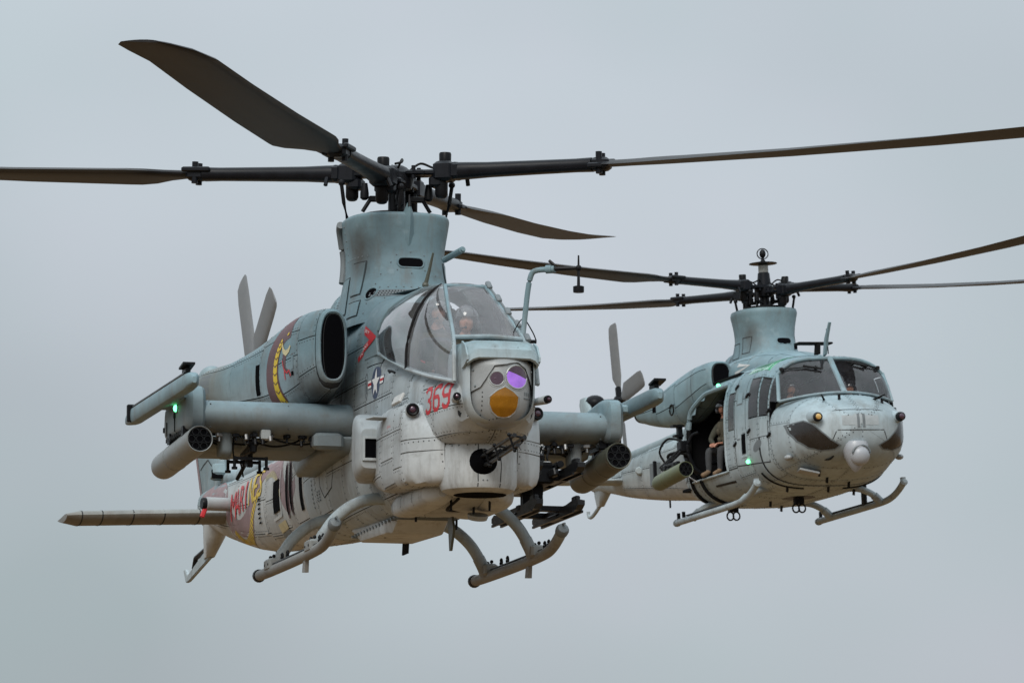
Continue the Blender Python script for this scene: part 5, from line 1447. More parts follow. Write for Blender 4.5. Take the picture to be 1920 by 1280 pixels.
# ---- markings on the fuselage sides and the boom
g369 = {'3': [[(0, .84), (.15, 1), (.45, 1), (.6, .85), (.6, .63), (.45, .5), (.24, .5)], [(.45, .46), (.6, .34), (.6, .15), (.45, 0), (.15, 0), (0, .16)]],
        '6': [[(.6, .84), (.45, 1), (.15, 1), (0, .85), (0, .15), (.15, 0), (.45, 0), (.6, .15), (.6, .4), (.45, .54), (.1, .54)]],
        '9': [[(0, .16), (.15, 0), (.45, 0), (.6, .15), (.6, .85), (.45, 1), (.15, 1), (0, .85), (0, .6), (.15, .46), (.5, .46)]]}
allbv = bvh_of(skins + fairs)
for sd in (-1, 1):
    polys = []
    for i, chh in enumerate('369'):
        for pl in g369[chh]:
            for q in stroke(pl, .17): polys.append(([((3.22 if sd < 0 else 3.95) + (-sd) * ((i * .245) + u * .26), .965 + v * .225) for u, v in q], 0))
    decal('number', polys, ['red'], V, allbv, sd, 'y', .006, .05, label='red number 369')
    # star and bars
    cx, cz = 1.39, 1.49
    decal('insignia_disc', [(ellipse(cx, cz, .14, .16, 24), 0), ([(cx - .27, cz - .035), (cx - .13, cz - .035), (cx - .13, cz + .055), (cx - .27, cz + .055)], 0), ([(cx + .13, cz - .035), (cx + .27, cz - .035), (cx + .27, cz + .055), (cx + .13, cz + .055)], 0)], ['blue'], V, allbv, sd, 'y', .005, .05)
    star = [(cx + (.125 if k % 2 == 0 else .05) * sin(k * pi / 5), cz + (.145 if k % 2 == 0 else .058) * cos(k * pi / 5)) for k in range(10)]
    decal('insignia_star', [(star, 0)] + [([(cx + s_ * .26, cz + a), (cx + s_ * .14, cz + a), (cx + s_ * .14, cz + b), (cx + s_ * .26, cz + b)], k) for s_ in (-1, 1) for a, b, k in ((-.028, -.004, 0), (-.004, .022, 1), (.022, .048, 0))], ['white', 'red'], V, allbv, sd, 'y', .009, .05)
    # red intake warning chevron
    chev = [(.87, 2.062), (.965, 2.108), (1.4, 1.943), (.69, 1.778), (.655, 1.828), (1.15, 1.946)]
    decal('warning_chevron', [(chev, 0)], ['red'], V, allbv, sd, 'y', .006, .05)
    if sd < 0:
        decal('warning_text', xf(text_polys('JET', .035, .16), .98, 2.04, -.32) + xf(text_polys('INTAKE', .03, .36), .78, 1.817, .22), ['white'], V, allbv, sd, 'y', .010, .04)
    else:
        decal('warning_text', xf(text_polys('JET', .035, .15), 1.02, 1.99, .28, -1) + xf(text_polys('INTAKE', .035, .36), 1.0, 1.9, -.2, -1), ['white'], V, allbv, sd, 'y', .010, .04)
    # unit badge, faint
    decal('badge', [(q, 0) for q in stroke(ellipse(1.06, 1.5, .055, .12, 16), .012, True)] + [(ellipse(1.06, 1.5, .03, .07, 14), 0)], ['stencil'], V, allbv, sd, 'y', .006, .05)
    # snake along the boom
    sn = catmull([(-9.2, 1.5, 0), (-8.3, 1.52, 0), (-7.3, 1.35, 0), (-6.9, 1.02, 0), (-6.3, .8, 0), (-5.6, .88, 0), (-5.2, 1.15, 0), (-4.7, 1.36, 0), (-4.1, 1.36, 0), (-3.6, 1.2, 0), (-3.3, .95, 0), (-2.9, .8, 0), (-2.4, .95, 0)], 6)
    w_ = list(np.interp(np.linspace(0, 12, len(sn)), range(13), [.1, .16, .2, .3, .34, .34, .3, .26, .26, .28, .28, .22, .12]))
    decal('snake_body', [(q, 0) for q in stroke([(p.x, p.y) for p in sn], w_)], ['maroon_pale'], vfus, allbv, sd, 'y', .006, .12)
    bl_ = catmull([(-6.75, .88, 0), (-6.3, .7, 0), (-5.7, .74, 0), (-5.25, .98, 0), (-4.9, 1.16, 0)], 6)
    decal('snake_belly', [(q, 0) for i in range(len(bl_) - 1) for q in stroke([(bl_[i].x + .02, bl_[i].y), (bl_[i + 1].x - .02, bl_[i + 1].y)], .12)], ['yellow'], vfus, allbv, sd, 'y', .009, .1)
    bl_ = catmull([(-4.6, 1.22, 0), (-4.2, 1.24, 0), (-3.75, 1.12, 0), (-3.45, .9, 0)], 6)
    decal('snake_belly', [(q, 0) for i in range(len(bl_) - 1) for q in stroke([(bl_[i].x + .02, bl_[i].y), (bl_[i + 1].x - .02, bl_[i + 1].y)], .07)], ['cream'], vfus, allbv, sd, 'y', .009, .1)
    L0, Lw = (-6.75, 2.05)
    for i_, (ch_, wd) in enumerate(zip('MARINES', (.34, .28, .27, .08, .29, .24, .24))):
        xl = L0 + Lw * (i_ / 7) + (.3 - wd) / 2 * .6
        pol = xf(text_polys(ch_, .3, wd), xl if sd < 0 else 2 * L0 + Lw - xl, 1.0 + .012 * i_, .0, -sd, .06 * -sd)
        decal('letter', pol, ['red' if i_ < 4 else 'yellow'], vfus, allbv, sd, 'y', .013, .07)
    ol = lambda a, b, c, d: [(a, c), (b, c), (b, d), (a, d)]
    # openings, louvres and covers on the rear fuselage side
    decal('side_opening', [(ol(-3.95, -3.55, .78, 1.12), 0), (ol(-2.12, -1.98, .62, 1.2), 0)], ['black'], vfus, allbv, sd, 'y', .014, .1)
    decal('side_vent', [(ellipse(-2.98, .93, .1, .3, 20), 0), (ellipse(-2.68, .93, .1, .3, 20), 0)], ['maroon'], vfus, allbv, sd, 'y', .013, .1)
    decal('side_vent_hole', [(ellipse(-2.98, .93, .07, .26, 20), 0), (ellipse(-2.68, .93, .07, .26, 20), 0)], ['black'], vfus, allbv, sd, 'y', .017, .1)
    decal('cover_frame', [(q, 0) for q in stroke([(-4.0, .72), (-3.45, .72), (-3.45, 1.2)], .03)], ['stencil_light'], vfus, allbv, sd, 'y', .016, .1)
    decal('cover_frame', [(q, 0) for q in stroke([(-4.78, .66), (-4.6, .66), (-4.6, 1.0)], .02)], ['stencil_light'], vfus, allbv, sd, 'y', .016, .1)
    decal('louvre', [(ol(-4.95, -4.8, .78 + k * .05, .8 + k * .05), 0) for k in range(6)], ['black'], vfus, allbv, sd, 'y', .014, .1)
    decal('placard', [(ol(-3.85, -3.3, .57, .66), 0), (ol(-3.85, -3.3, .52, .56), 1)], ['cream', 'stencil'], vfus, allbv, sd, 'y', .012, .1)
    decal('rivet_row', [(ellipse(-1.45 + .0 * k, .58 + .045 * k, .016, .014, 6), 0) for k in range(14)] + [(ellipse(-1.2 + .1 * j, .62 + .03 * k, .018, .012, 6), 0) for j in range(2) for k in range(4)], ['black'], vfus, allbv, sd, 'y', .010, .1)
    decal('panel_gap', [(q, 0) for q in stroke([(-1.05, 1.1), (-1.05, .75), (-.9, .62), (-.5, .68), (-.4, .8), (-.4, 1.1)], .015)], ['seam'], vfus, allbv, sd, 'y', .006, .1)

# ---- belly: vents, aerials, lights
by = MB()
for k in range(16):
    by.box((-.6 + k * .13, 0, .2), (.05, .62, .02), (0, radians(20), 0))
by.build('belly_louvres', 'stencil', V)
m = MB(); m.rprism([(3.05, .22), (2.6, .14), (1.9, .14), (1.6, .22)], -.2, .2, 'y', .04); m.build('belly_fairing', 'paint_low', V, angle=30)
m = MB(); m.rprism([(1.2, .22), (.9, .08), (-.4, .12), (-.9, .3)], -.3, .3, 'y', .05); m.build('belly_fairing', 'paint_low', V, angle=30)
for sd in (-1, 1):
    lc = Hull([(1.5, .04, .22, .25, .28, 2.5, 2.5, sd * .3), (1.62, .13, .16, .25, .33, 2.8, 2.5, sd * .3), (2.0, .16, .13, .24, .34, 3, 2.6, sd * .32), (2.7, .16, .13, .24, .34, 3, 2.6, sd * .32), (2.98, .14, .15, .25, .33, 2.8, 2.5, sd * .3), (3.1, .04, .2, .25, .29, 2.5, 2.5, sd * .28)])
    lco = lc.shell('lower_chine', 'paint_low', V, [1.5, 1.53, 1.57, 1.62, 1.75, 2.0, 2.3, 2.7, 2.86, 2.98, 3.04, 3.08, 3.1], nt=24, inset=0)
    lcb = bvh_of([lc])
    for x in (1.75, 2.2, 2.65): decal('panel_gap', [(q, 0) for q in stroke([(x, .06), (x + .02, .32)], .012)], ['seam'], lco, lcb, sd, 'y', .002, .05)
m = MB(); m.prism([(2.35, .1), (2.42, -.02), (2.3, -.22), (2.26, -.22), (2.2, .1)], -.012, .012); m.build('antenna', 'olive', V)
for (x, y) in ((2.9, -.15), (2.7, .12), (1.5, .2), (1.3, .3), (1.9, -.25), (3.0, .2), (.4, -.2), (.9, .2)):
    m = MB(); m.cyl((x, y, .22), (x - .01, y, .09), .012, n=6); m.build('drain_tube', 'dark', V)
for k in range(5):
    m = MB(); m.cyl((-.3 - k * .05, .2, .15), (-.33 - k * .05, .2, .02), .012, n=6); m.build('static_wick', 'dark', V)
m = MB(); m.lathe([(.02, 0), (.09, .012), (.1, .04), (.1, .06)], (2.6, .18, .04), (.35, 0, 1), n=18); m.build('landing_light', 'foil', V)
m = MB(); m.tube(catmull([(3.0, -.1, .2), (2.8, -.16, .125), (2.6, -.1, .13), (2.4, .05, .15)], 5), .014, 6); m.build('hose', 'cable', V)
m = MB(); m.cyl((-5.6, 0, .56), (-5.65, 0, .36), .015, n=6); m.build('antenna', 'dark', V)

# ---- landing gear
for mir in (False, True):
    sk = MB(); sk.tube(catmull([(-1.25, -1.12, -.15), (-.6, -1.12, -.16), (.6, -1.12, -.165), (1.45, -1.12, -.155), (1.8, -1.12, -.125), (2.05, -1.12, -.055), (2.22, -1.12, .02)], 6), .054, 14)
    so = sk.mirror(mir).build('skid_tube', 'skid', V)
    m = MB(); m.lathe([(.064, -.05), (.066, .0), (.05, .03), (.02, .04)], (2.22, -1.12, .02), (.9, 0, .42), n=14); m.cyl((2.2, -1.12, .07), (2.3, -1.12, .07), .012, n=6); m.mirror(mir).build('end_cap', 'stencil', so)
    m = MB(); m.lathe([(.064, -.02), (.068, .03), (.06, .06), (.03, .085)], (-1.23, -1.12, -.15), (-1, 0, 0), n=14); m.mirror(mir).build('end_cap', 'dark', so)
    m = MB(); m.box((.3, -1.12, -.105), (2.4, .05, .02), bev=.006); m.mirror(mir).build('walk_strip', 'dark', so)
    m = MB()
    for x in (-.15, .1, 1.55, 1.7):
        m.tube([(x + .035 * cos(t), -1.12, -.065 + .035 * sin(t)) for t in np.linspace(0, 2 * pi, 13)], .011, 6, False)
    m.mirror(mir).build('tie_ring', 'dark', so)
    m = MB(); m.prism([(.9, -.2), (.86, -.32), (.98, -.33), (1.0, -.2)], -1.14, -1.1); m.mirror(mir).build('skid_foot', 'skid', so)
    for x in (1.25, -.62):
        path = catmull([(x, -.22, .36), (x, -.5, .375), (x, -.72, .31), (x, -.9, .17), (x - .01, -1.02, .0), (x - .02, -1.09, -.15)], 7)
        m = MB(); m.tube(path, .058, 14, asp=(1.0, 1), up=(0, -.3, 1)); 
        xt = m.mirror(mir).build('cross_tube', 'skid', V)
        m = MB(); m.tube([path[-9], path[-5], path[-1]], .064, 12, asp=(1, 1), up=(0, -.3, 1)); m.box((x - .01, -1.11, -.1), (.26, .14, .12), bev=.02); m.mirror(mir).build('saddle', 'skid', xt)
        m = MB()
        for dx in (-.08, .08):
            for z in (-.06, .02): m.sphere((x + dx, -1.17 + (.05 if z > 0 else 0), z - .04), .02, 6, 4)
        m.mirror(mir).build('bolts', 'dark', xt, kind='stuff')

main_rotor(V, (0, 0, 3.74), 7.32, .64, [61, 151, 241, 331], 1.3, 0, 2.2, .42)
m = MB(); m.lathe([(.2, 3.28), (.34, 3.3), (.36, 3.34), (.3, 3.37), (.1, 3.39)], (-.05, -.02, .02), n=28); m.build('swashplate', 'dark', V)

# ---- crew of the attack helicopter
for (x, z) in ((2.66, 1.42), (1.56, 1.66)):
    m = MB()
    m.box((x + .22, -.17, z), (.03, .07, .34), (0, radians(-12), 0), bev=.008); m.build('harness_strap', 'red_strap', V)
    m = MB(); m.box((x + .22, .17, z), (.03, .07, .34), (0, radians(-12), 0), bev=.008); m.build('harness_strap', 'red_strap', V)
P1 = seated(2.72, 0, 1.06, lean=.12, reach=.42, drop=.5)
person('person in dark helmet seen through the front windscreen of the 369 helicopter', VM, P1, extras='vest', head_dir=(1, -.25, -.02))
P2_ = seated(1.62, 0, 1.3, lean=.12, reach=.4, drop=.5)
person('person in the rear seat of the 369 helicopter, behind its curved side glass', VM, P2_, extras='vest', head_dir=(1, -.3, 0))
# ================================================================== utility helicopter
UM = pose(18, 0, 2.5, (4.46521, 95.98901, 12.10905))
U = thing('utility_helicopter', 'grey transport helicopter with open cabin door and 11 on its nose, farther of the two', 'helicopter', UM)
nh = Hull([(4.128, .02, 1.13, 1.15, 1.17, 2.1, 2.1), (4.12, .14, 1.02, 1.15, 1.27, 2.2, 2.2), (4.09, .40, .9, 1.15, 1.36, 2.4, 2.4), (4.0, .64, .77, 1.15, 1.44, 2.6, 2.6), (3.82, .83, .64, 1.15, 1.56, 2.8, 2.6), (3.5, .98, .53, 1.15, 1.72, 3.0, 2.5), (3.2, 1.05, .45, 1.15, 1.77, 2.8, 2.6), (2.86, 1.11, .40, 1.15, 1.74, 3, 3.4)])
chl = Hull([(2.86, 1.11, .40, 1.15, 2.42, 3, 3.4), (2.4, 1.18, .33, 1.15, 2.5, 3.2, 3.8), (1.0, 1.22, .28, 1.15, 2.5, 3.4, 4), (-.6, 1.22, .30, 1.15, 2.48, 3.4, 4), (-1.1, 1.16, .34, 1.15, 2.42, 3.2, 3.6),
            (-1.8, .92, .45, 1.2, 2.2, 3, 3), (-2.6, .66, .6, 1.25, 2.0, 2.6, 2.8), (-3.6, .5, .74, 1.3, 1.92, 2.5, 2.8), (-5.5, .36, .95, 1.45, 1.9, 2.4, 2.8), (-7.2, .26, 1.18, 1.55, 1.85, 2.3, 2.6), (-8.6, .17, 1.42, 1.62, 1.8, 2.2, 2.4), (-9.4, .08, 1.52, 1.65, 1.76, 2, 2)])
T = lambda x, z: round(float(chl.t_of(x, z)), 5)
dT = (T(.2, .74), T(.2, 2.2)); w1T = (T(1.3, 1.4), T(1.3, 2.02)); w2T = (T(2.4, 1.5), T(2.4, 2.16))
dT2, dT3 = T(.2, 2.08), T(.2, 1.88)
holes = [(-.12, 1.06, dT[0], dT[1], -1), (-.45, -.12, dT[0], dT2, -1), (-.7, -.45, dT[0], dT3, -1), (1.2, 1.46, w1T[0], w1T[1], 0), (2.1, 2.48, w2T[0], w2T[1], 0), (2.53, 2.8, w2T[0], w2T[1] - .004, 0)]
ufus = chl.shell('fuselage', 'seam', U, list(np.arange(-9.4, 2.86, .14)) + [2.86, -.7, -.45, -.12, 1.06, 1.2, 1.46, 2.1, 2.48, 2.53, 2.8], nt=36, holes=holes, cap=(True, False), ts_extra=[dT[0], dT[1], dT2, dT3, *w1T, *w2T, w2T[1] - .004])
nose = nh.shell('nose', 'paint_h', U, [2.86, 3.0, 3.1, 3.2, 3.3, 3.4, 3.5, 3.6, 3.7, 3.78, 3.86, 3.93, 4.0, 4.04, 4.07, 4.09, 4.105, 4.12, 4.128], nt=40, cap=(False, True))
upan = []
tl = [0, .2, dT[0], .5, w1T[0], w2T[0], w1T[1], w2T[1], dT[1], .86, 1]
zn = [((2.8, 2.855), [0, .3, .5, 1]), ((2.53, 2.8), [0, .26, .5, w2T[0], w2T[1], 1]), ((2.1, 2.48), [0, .26, .5, w2T[0], w2T[1], .86, 1]), ((2.48, 2.53), [.5, w2T[0], w2T[1], 1]), ((1.46, 2.1), [0, .22, .34, .52, .66, .78, 1]),
      ((1.2, 1.46), [0, .22, .4, w1T[0], w1T[1], .84, 1]), ((1.06, 1.2), [0, .22, .4, .6, .84, 1]), ((-.12, 1.06), [0, .12, dT[0], .5, dT[1], 1]), ((-.45, -.12), [0, .12, dT[0], .5, dT2, 1]), ((-.7, -.45), [0, .12, dT[0], .5, dT3, 1]),
      ((-1.1, -.7), [0, .2, .4, .6, .8, 1]), ((-1.8, -1.1), [0, .25, .5, .75, 1]), ((-2.6, -1.8), [0, .25, .5, .75, 1]), ((-3.6, -2.6), [0, .3, .5, .7, 1]), ((-4.6, -3.6), [0, .3, .5, .7, 1]), ((-5.7, -4.6), [0, .3, .55, .8, 1]), ((-7.0, -5.7), [0, .3, .55, .8, 1]), ((-8.4, -7.0), [0, .5, 1]), ((-9.35, -8.4), [0, .5, 1])]
for (x0, x1), tb in zn:
    for a, b in zip(tb[:-1], tb[1:]):
        for sd in (-1, 1):
            xm, tm = (x0 + x1) / 2, (a + b) / 2
            if any(h[0] < xm < h[1] and h[2] - .002 < tm < h[3] + .002 and (h[4] == 0 or h[4] == sd) for h in holes): continue
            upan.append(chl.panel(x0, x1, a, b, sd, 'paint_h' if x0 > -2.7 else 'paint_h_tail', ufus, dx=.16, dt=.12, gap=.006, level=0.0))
rivets(ufus, .6, r=.011, step=.09)
for (x0, x1), tb in (((2.865, 3.45), [0, .3, .55, 1]), ((3.45, 4.1315), [0, .3, .8, 1])):
    for a, b in zip(tb[:-1], tb[1:]):
        for sd in (-1, 1): upan.append(nh.panel(x0, x1, a, b, sd, 'paint_h', nose, dx=.03, dt=.06, gap=.004))
rivets(nose, .7, r=.011, step=.08)
ubv = bvh_of([chl, nh])
# side glazing
for sd in (-1, 1):
    for (a, b, c, d, _s) in holes[3:]:
        chl.panel(a, b, c, d, sd, 'glass_cabin', ufus, gap=.012, lift=.002, name='side_window')
RIV.clear()
# windshield halves, posts and roof edge
def wbase(s_): return Vector((3.47 - .42 * s_ * s_, 1.0 * s_, 1.775 - .10 * s_ * s_))
def wtop(s_):
    y = .93 * s_
    q = chl.prof(2.86)[0][1][1]
    return Vector((2.87 - .02 * s_ * s_, y, float(np.interp(-abs(y), -q[:, 0], q[:, 1])) - .02))
uw = MB()
uw.tube([wbase(s_) for s_ in np.linspace(-1, 1, 17)], .022, 8)
uw.tube([wtop(s_) + Vector((.0, 0, .015)) for s_ in np.linspace(-1, 1, 17)], .03, 8)
uwo = uw.build('windshield_frame', 'paint_h', U)
for s_ in (-1, 0, 1):
    m = MB(); m.tube([wbase(s_), wbase(s_).lerp(wtop(s_), .5) + Vector((.01, 0, .01)), wtop(s_) + Vector((0, 0, .03))], .05 if s_ == 0 else .035, 8, asp=(1, .6), up=(1, 0, 0)); m.build('post', 'paint_h', uwo)
for sd in (-1, 1):
    MB().rings([[wbase(s_).lerp(wtop(s_), u) + Vector((.03 * sin(pi * u), 0, .03 * sin(pi * u))) for s_ in np.linspace(.03 * sd, .985 * sd, 12)] for u in np.linspace(0, 1, 7)], False, 0, False).build('pane', 'glass_cabin', uwo, angle=70)
    m = MB(); m.add([wbase(sd), wtop(sd), Vector((2.86, 1.1 * sd, 1.7)), Vector((2.86, 1.02 * sd, 2.1))], [(0, 2, 3, 1)]); m.build('quarter_pane', 'glass_cabin', uwo, smooth=False)
    # wiper with its arm and blade
    a = wtop(.93 * sd if sd < 0 else .9) + Vector((.03, 0, .02)); b = wbase(.5 * sd).lerp(wtop(.45 * sd), .72) + Vector((.06, 0, .04)); c = wbase(.28 * sd).lerp(wtop(.25 * sd), .62) + Vector((.06, 0, .05))
    if sd > 0: b = wbase(.5).lerp(wtop(.5), .8) + Vector((.05, 0, .04)); c = wbase(.25).lerp(wtop(.25), .85) + Vector((.05, 0, .04))
    m = MB(); m.tube([a, (a + b) / 2 + Vector((.02, 0, .0)), b], .011, 6); m.tube([a + Vector((0, 0, -.05)), b + Vector((0, 0, -.02))], .007, 6); m.tube([b.lerp(c, -.5), b, c], .02, 6); m.sphere((b + c) / 2, .035, 8, 6); m.box(a, (.08, .06, .06), bev=.01)
    m.build('wiper', 'rubber', uwo)
# cockpit and cabin furniture
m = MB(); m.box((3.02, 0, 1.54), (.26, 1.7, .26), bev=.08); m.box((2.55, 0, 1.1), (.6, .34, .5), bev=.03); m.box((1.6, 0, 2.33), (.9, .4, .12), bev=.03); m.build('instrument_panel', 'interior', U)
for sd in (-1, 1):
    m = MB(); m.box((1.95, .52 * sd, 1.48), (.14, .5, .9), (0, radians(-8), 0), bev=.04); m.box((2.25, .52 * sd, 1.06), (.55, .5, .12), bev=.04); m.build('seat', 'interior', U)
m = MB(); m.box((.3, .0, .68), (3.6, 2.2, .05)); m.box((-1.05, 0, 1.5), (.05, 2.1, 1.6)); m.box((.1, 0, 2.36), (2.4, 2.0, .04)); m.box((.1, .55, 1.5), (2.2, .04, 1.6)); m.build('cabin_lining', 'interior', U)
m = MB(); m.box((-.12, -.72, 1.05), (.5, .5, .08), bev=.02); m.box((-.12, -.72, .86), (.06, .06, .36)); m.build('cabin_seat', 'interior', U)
# door frame: rubber bands round the sill, rail above the opening
def band(x, t0, t1, sd, r, n=24, off=.012, dx=0.0):
    pts = []
    for t in np.linspace(t0, t1, n):
        p = Vector(chl.pt(x + dx * (t - t0), t, sd)); c = Vector((x, 0, 1.2)); pts.append(p + (p - c).normalized() * off)
    return pts
m = MB(); m.tube(band(-.72, .12, dT3 - .02, -1, .05), .045, 8); fr = m.build('door_frame', 'gear', U)
m = MB(); m.tube(band(-.12, .16, dT[0], -1, .05, dx=-.6), .04, 8); m.build('sill_guard', 'gear', fr)
m = MB(); m.tube(catmull([Vector(chl.pt(x, t_, -1)) + Vector((0, -.015, .0)) for x, t_ in ((-.72, dT3 - .05), (-.66, dT3 + .01), (-.45, dT2 - .005), (-.12, dT[1] - .003), (.3, dT[1]), (1.06, dT[1]))], 6), .045, 8); m.build('door_rail', 'paint_h', fr)
m = MB(); m.tube([Vector(chl.pt(x, dT[0], -1)) + Vector((0, -.012, .0)) for x in np.linspace(-.7, 1.06, 10)], .02, 8); m.build('sill', 'paint_h', fr)
m = MB(); m.tube([Vector(chl.pt(1.07, t, -1)) + Vector((0, -.01, 0)) for t in np.linspace(dT[0], dT[1], 12)], .025, 8); m.build('door_post', 'paint_h', fr)
# cockpit door seams, hinges, handles and small openings
ol = lambda a, b, c, d: [(a, c), (b, c), (b, d), (a, d)]
for sd in (-1, 1):
    decal('panel_gap', [(q, 0) for q in stroke([(1.5, .78), (2.72, .72), (2.8, .95), (2.8, 1.4)], .018)] + [(q, 0) for q in stroke([(1.08, .76), (1.5, .76), (1.5, 2.2)], .018)] + [(q, 0) for q in stroke([(1.98, .9), (1.98, 2.2)], .012)], ['seam'], ufus, ubv, sd, 'y', .006, .12)
    decal('access_cover', [(ol(1.6, 1.85, 1.78, 1.98), 0), (ol(1.58, 1.85, 1.2, 1.4), 0)], ['stencil'], ufus, ubv, sd, 'y', .006, .12)
    decal('access_cover_face', [(ol(1.63, 1.85, 1.8, 1.98), 0), (ol(1.61, 1.85, 1.22, 1.4), 0)], ['paint_h'], ufus, ubv, sd, 'y', .010, .12)
    decal('vent_opening', [(ol(1.8, 1.96, .95, 1.28), 0)], ['black'], ufus, ubv, sd, 'y', .012, .12)
    decal('vent_frame', [(q, 0) for q in stroke(ol(1.76, 2.0, .91, 1.32), .04, True)], ['paint_h'], ufus, ubv, sd, 'y', .012, .12)
    decal('badge', [(ellipse(2.42, 1.02, .17, .08, 16, .35), 0)], ['stencil'], ufus, ubv, sd, 'y', .007, .1)
    decal('step_slot', [(q, 0) for q in stroke([(.25, .58), (1.2, .56)], .035)], ['dark'], ufus, ubv, sd, 'y', .008, .1)
    m = MB()
    for (x, z) in ((2.83, 1.55), (2.83, 1.15), (1.5, 2.1), (1.5, 1.15), (2.12, 1.3), (2.05, 1.9)):
        h, nn, _, _ = ubv.ray_cast(Vector((x, sd * 6, z)), Vector((0, -sd, 0)))
        if h: m.box(h, (.14, .06, .05), (0, radians(-20), 0), bev=.012)
    m.build('door_hinge', 'dark', ufus)
for s_ in (-1, 1): decal('roof_window', [([(1.75, .42 * s_), (2.55, .36 * s_), (2.6, .96 * s_), (1.75, 1.02 * s_)], 0)], ['green_skylight'], ufus, ubv, 1, 'z', .008, .1)
# nose details
chin = [(-1.02, 1.24), (-.86, 1.27), (-.76, 1.2), (-.64, 1.06), (-.5, .93), (-.34, .84), (-.42, .78), (-.62, .77), (-.8, .83), (-.93, .95), (-1.0, 1.1)]
nbv = ubv
M['chin_glass_pane'] = plain('chin_window_glass', (0.018, 0.016, 0.015), 0.25, 0, 0.5, 5, coat=0.25)
for s_ in (-1, 1):
    decal('chin_window', [([(p[0] * -s_, p[1]) for p in chin], 0)], ['chin_glass_pane'], nose, nbv, 1, 'x', .008, .06)
    o_ = decal('chin_window_rim', [(q, 0) for q in stroke([(p[0] * -s_, p[1]) for p in chin], .018, True)], ['stencil'], nose, nbv, 1, 'x', .011, .06)
decal('number_patch', [([(-.32, 1.16), (-.1, 1.16), (-.1, 1.32), (-.32, 1.32)], 0), ([(.09, 1.16), (.32, 1.16), (.32, 1.32), (.09, 1.32)], 0), ([(-.1, 1.13), (.09, 1.13), (.09, 1.34), (-.1, 1.34)], 1)], ['patch', 'patch'], nose, nbv, 1, 'x', .006, .06)
decal('number', [([(-.065, 1.12), (-.02, 1.12), (-.02, 1.345), (-.065, 1.345)], 0), ([(.03, 1.12), (.075, 1.12), (.075, 1.345), (.03, 1.345)], 0)], ['stencil'], nose, nbv, 1, 'x', .010, .05, label='dark grey number 11')
decal('panel_gap', [(q, 0) for q in stroke([(-.55, 1.4), (-.25, 1.42), (.25, 1.42), (.55, 1.4)], .014)] + [(q, 0) for q in stroke([(-.4, 1.08), (.42, 1.08)], .014)] + [(q, 0) for q in stroke([(-.42, 1.06), (-.52, .82), (-.62, .7)], .016)] + [(q, 0) for q in stroke([(.42, 1.06), (.52, .82), (.62, .7)], .016)], ['seam'], nose, nbv, 1, 'x', .005, .06)
m = MB(); m.box((3.96, 0, .98), (.2, .62, .16), (0, radians(18), 0), bev=.05); m.build('sensor_shelf', 'paint_h', U)
for s_ in (-1, 1):
    p = (3.86, .7 * s_, 1.3)
    m = MB(); m.lathe([(.17, -.2), (.12, 0), (.085, .1), (.08, .16)], p, (1, .12 * s_, 0), n=20); o_ = m.build('warning_sensor', 'paint_h', U)
    m = MB(); m.lathe([(.07, .15), (.08, .2), (.07, .25), (.05, .26)], p, (1, .12 * s_, 0), n=16); m.build('bezel', 'dark', o_)
    m = MB(); m.lathe([(.055, .25), (.04, .275), (.005, .285)], p, (1, .12 * s_, 0), n=16); m.build('lens', 'amber_glow' if s_ < 0 else 'lens_dark', o_)
    m = MB(); m.tube([(3.62, .42 * s_, 1.62), (3.75, .5 * s_, 1.66), (3.85, .56 * s_, 1.69)], [.022, .018, .01], 6); m.build('pitot_tube', 'gear', U)
    m = MB(); m.sphere((3.3, .98 * s_, .72), .08, 12, 8, 0, (1.2, .8, .6)); m.build('belly_lamp', 'white_grey', U)
for (x, y, z) in ((3.72, -.2, 1.66), (3.72, .55, 1.58)):
    m = MB(); m.cyl((x, y, z - .03), (x, y, z + .05), .025, n=8); m.build('nose_stud', 'dark', U)
decal('nose_vent', [([(3.42, -.5), (3.52, -.42), (3.46, -.32), (3.36, -.4)], 0)], ['stencil'], nose, nbv, 1, 'z', .005, .06)
m = MB(); m.box((3.25, -.62, .48), (.5, .34, .04), (radians(-14), 0, radians(-15)), bev=.01); m.build('antenna_plate', 'white_grey', U)
# sensor ball under the nose
fc = Vector((3.97, -.06, .69))
fp = [(.015, -.29), (.06, -.25), (.12, -.17), (.185, -.05), (.215, .07), (.21, .16), (.18, .22), (.05, .24)]
fo = MB().lathe(fp, fc, (.1, 0, 1), n=36).build('sensor_ball', 'flir', U)
bc = fc + Vector((.09, .03, -.015))
m = MB(); m.sphere(bc, .175, 28, 18, 0, (.95, 1, 1.02)); m.build('sensor_window', 'flir', fo)
m = MB(); m.tube([bc + Vector((.62, .93 * cos(t), .75 * sin(t))).normalized() * .185 for t in np.linspace(.12, pi - .12, 16)], .02, 6); m.build('window_slot', 'stencil', fo)
m = MB(); m.lathe([(.12, .2), (.12, .23), (.12, .26), (.05, .27)], fc + Vector((-.15, 0, 0)), (.1, 0, 1), n=24); m.build('mount', 'dark', fo)
m = MB(); m.tube(catmull([(3.7, -.3, .88), (3.85, -.36, .75), (3.82, -.44, .64), (3.7, -.5, .64)], 5), .016, 6); m.build('cable', 'cable', fo)

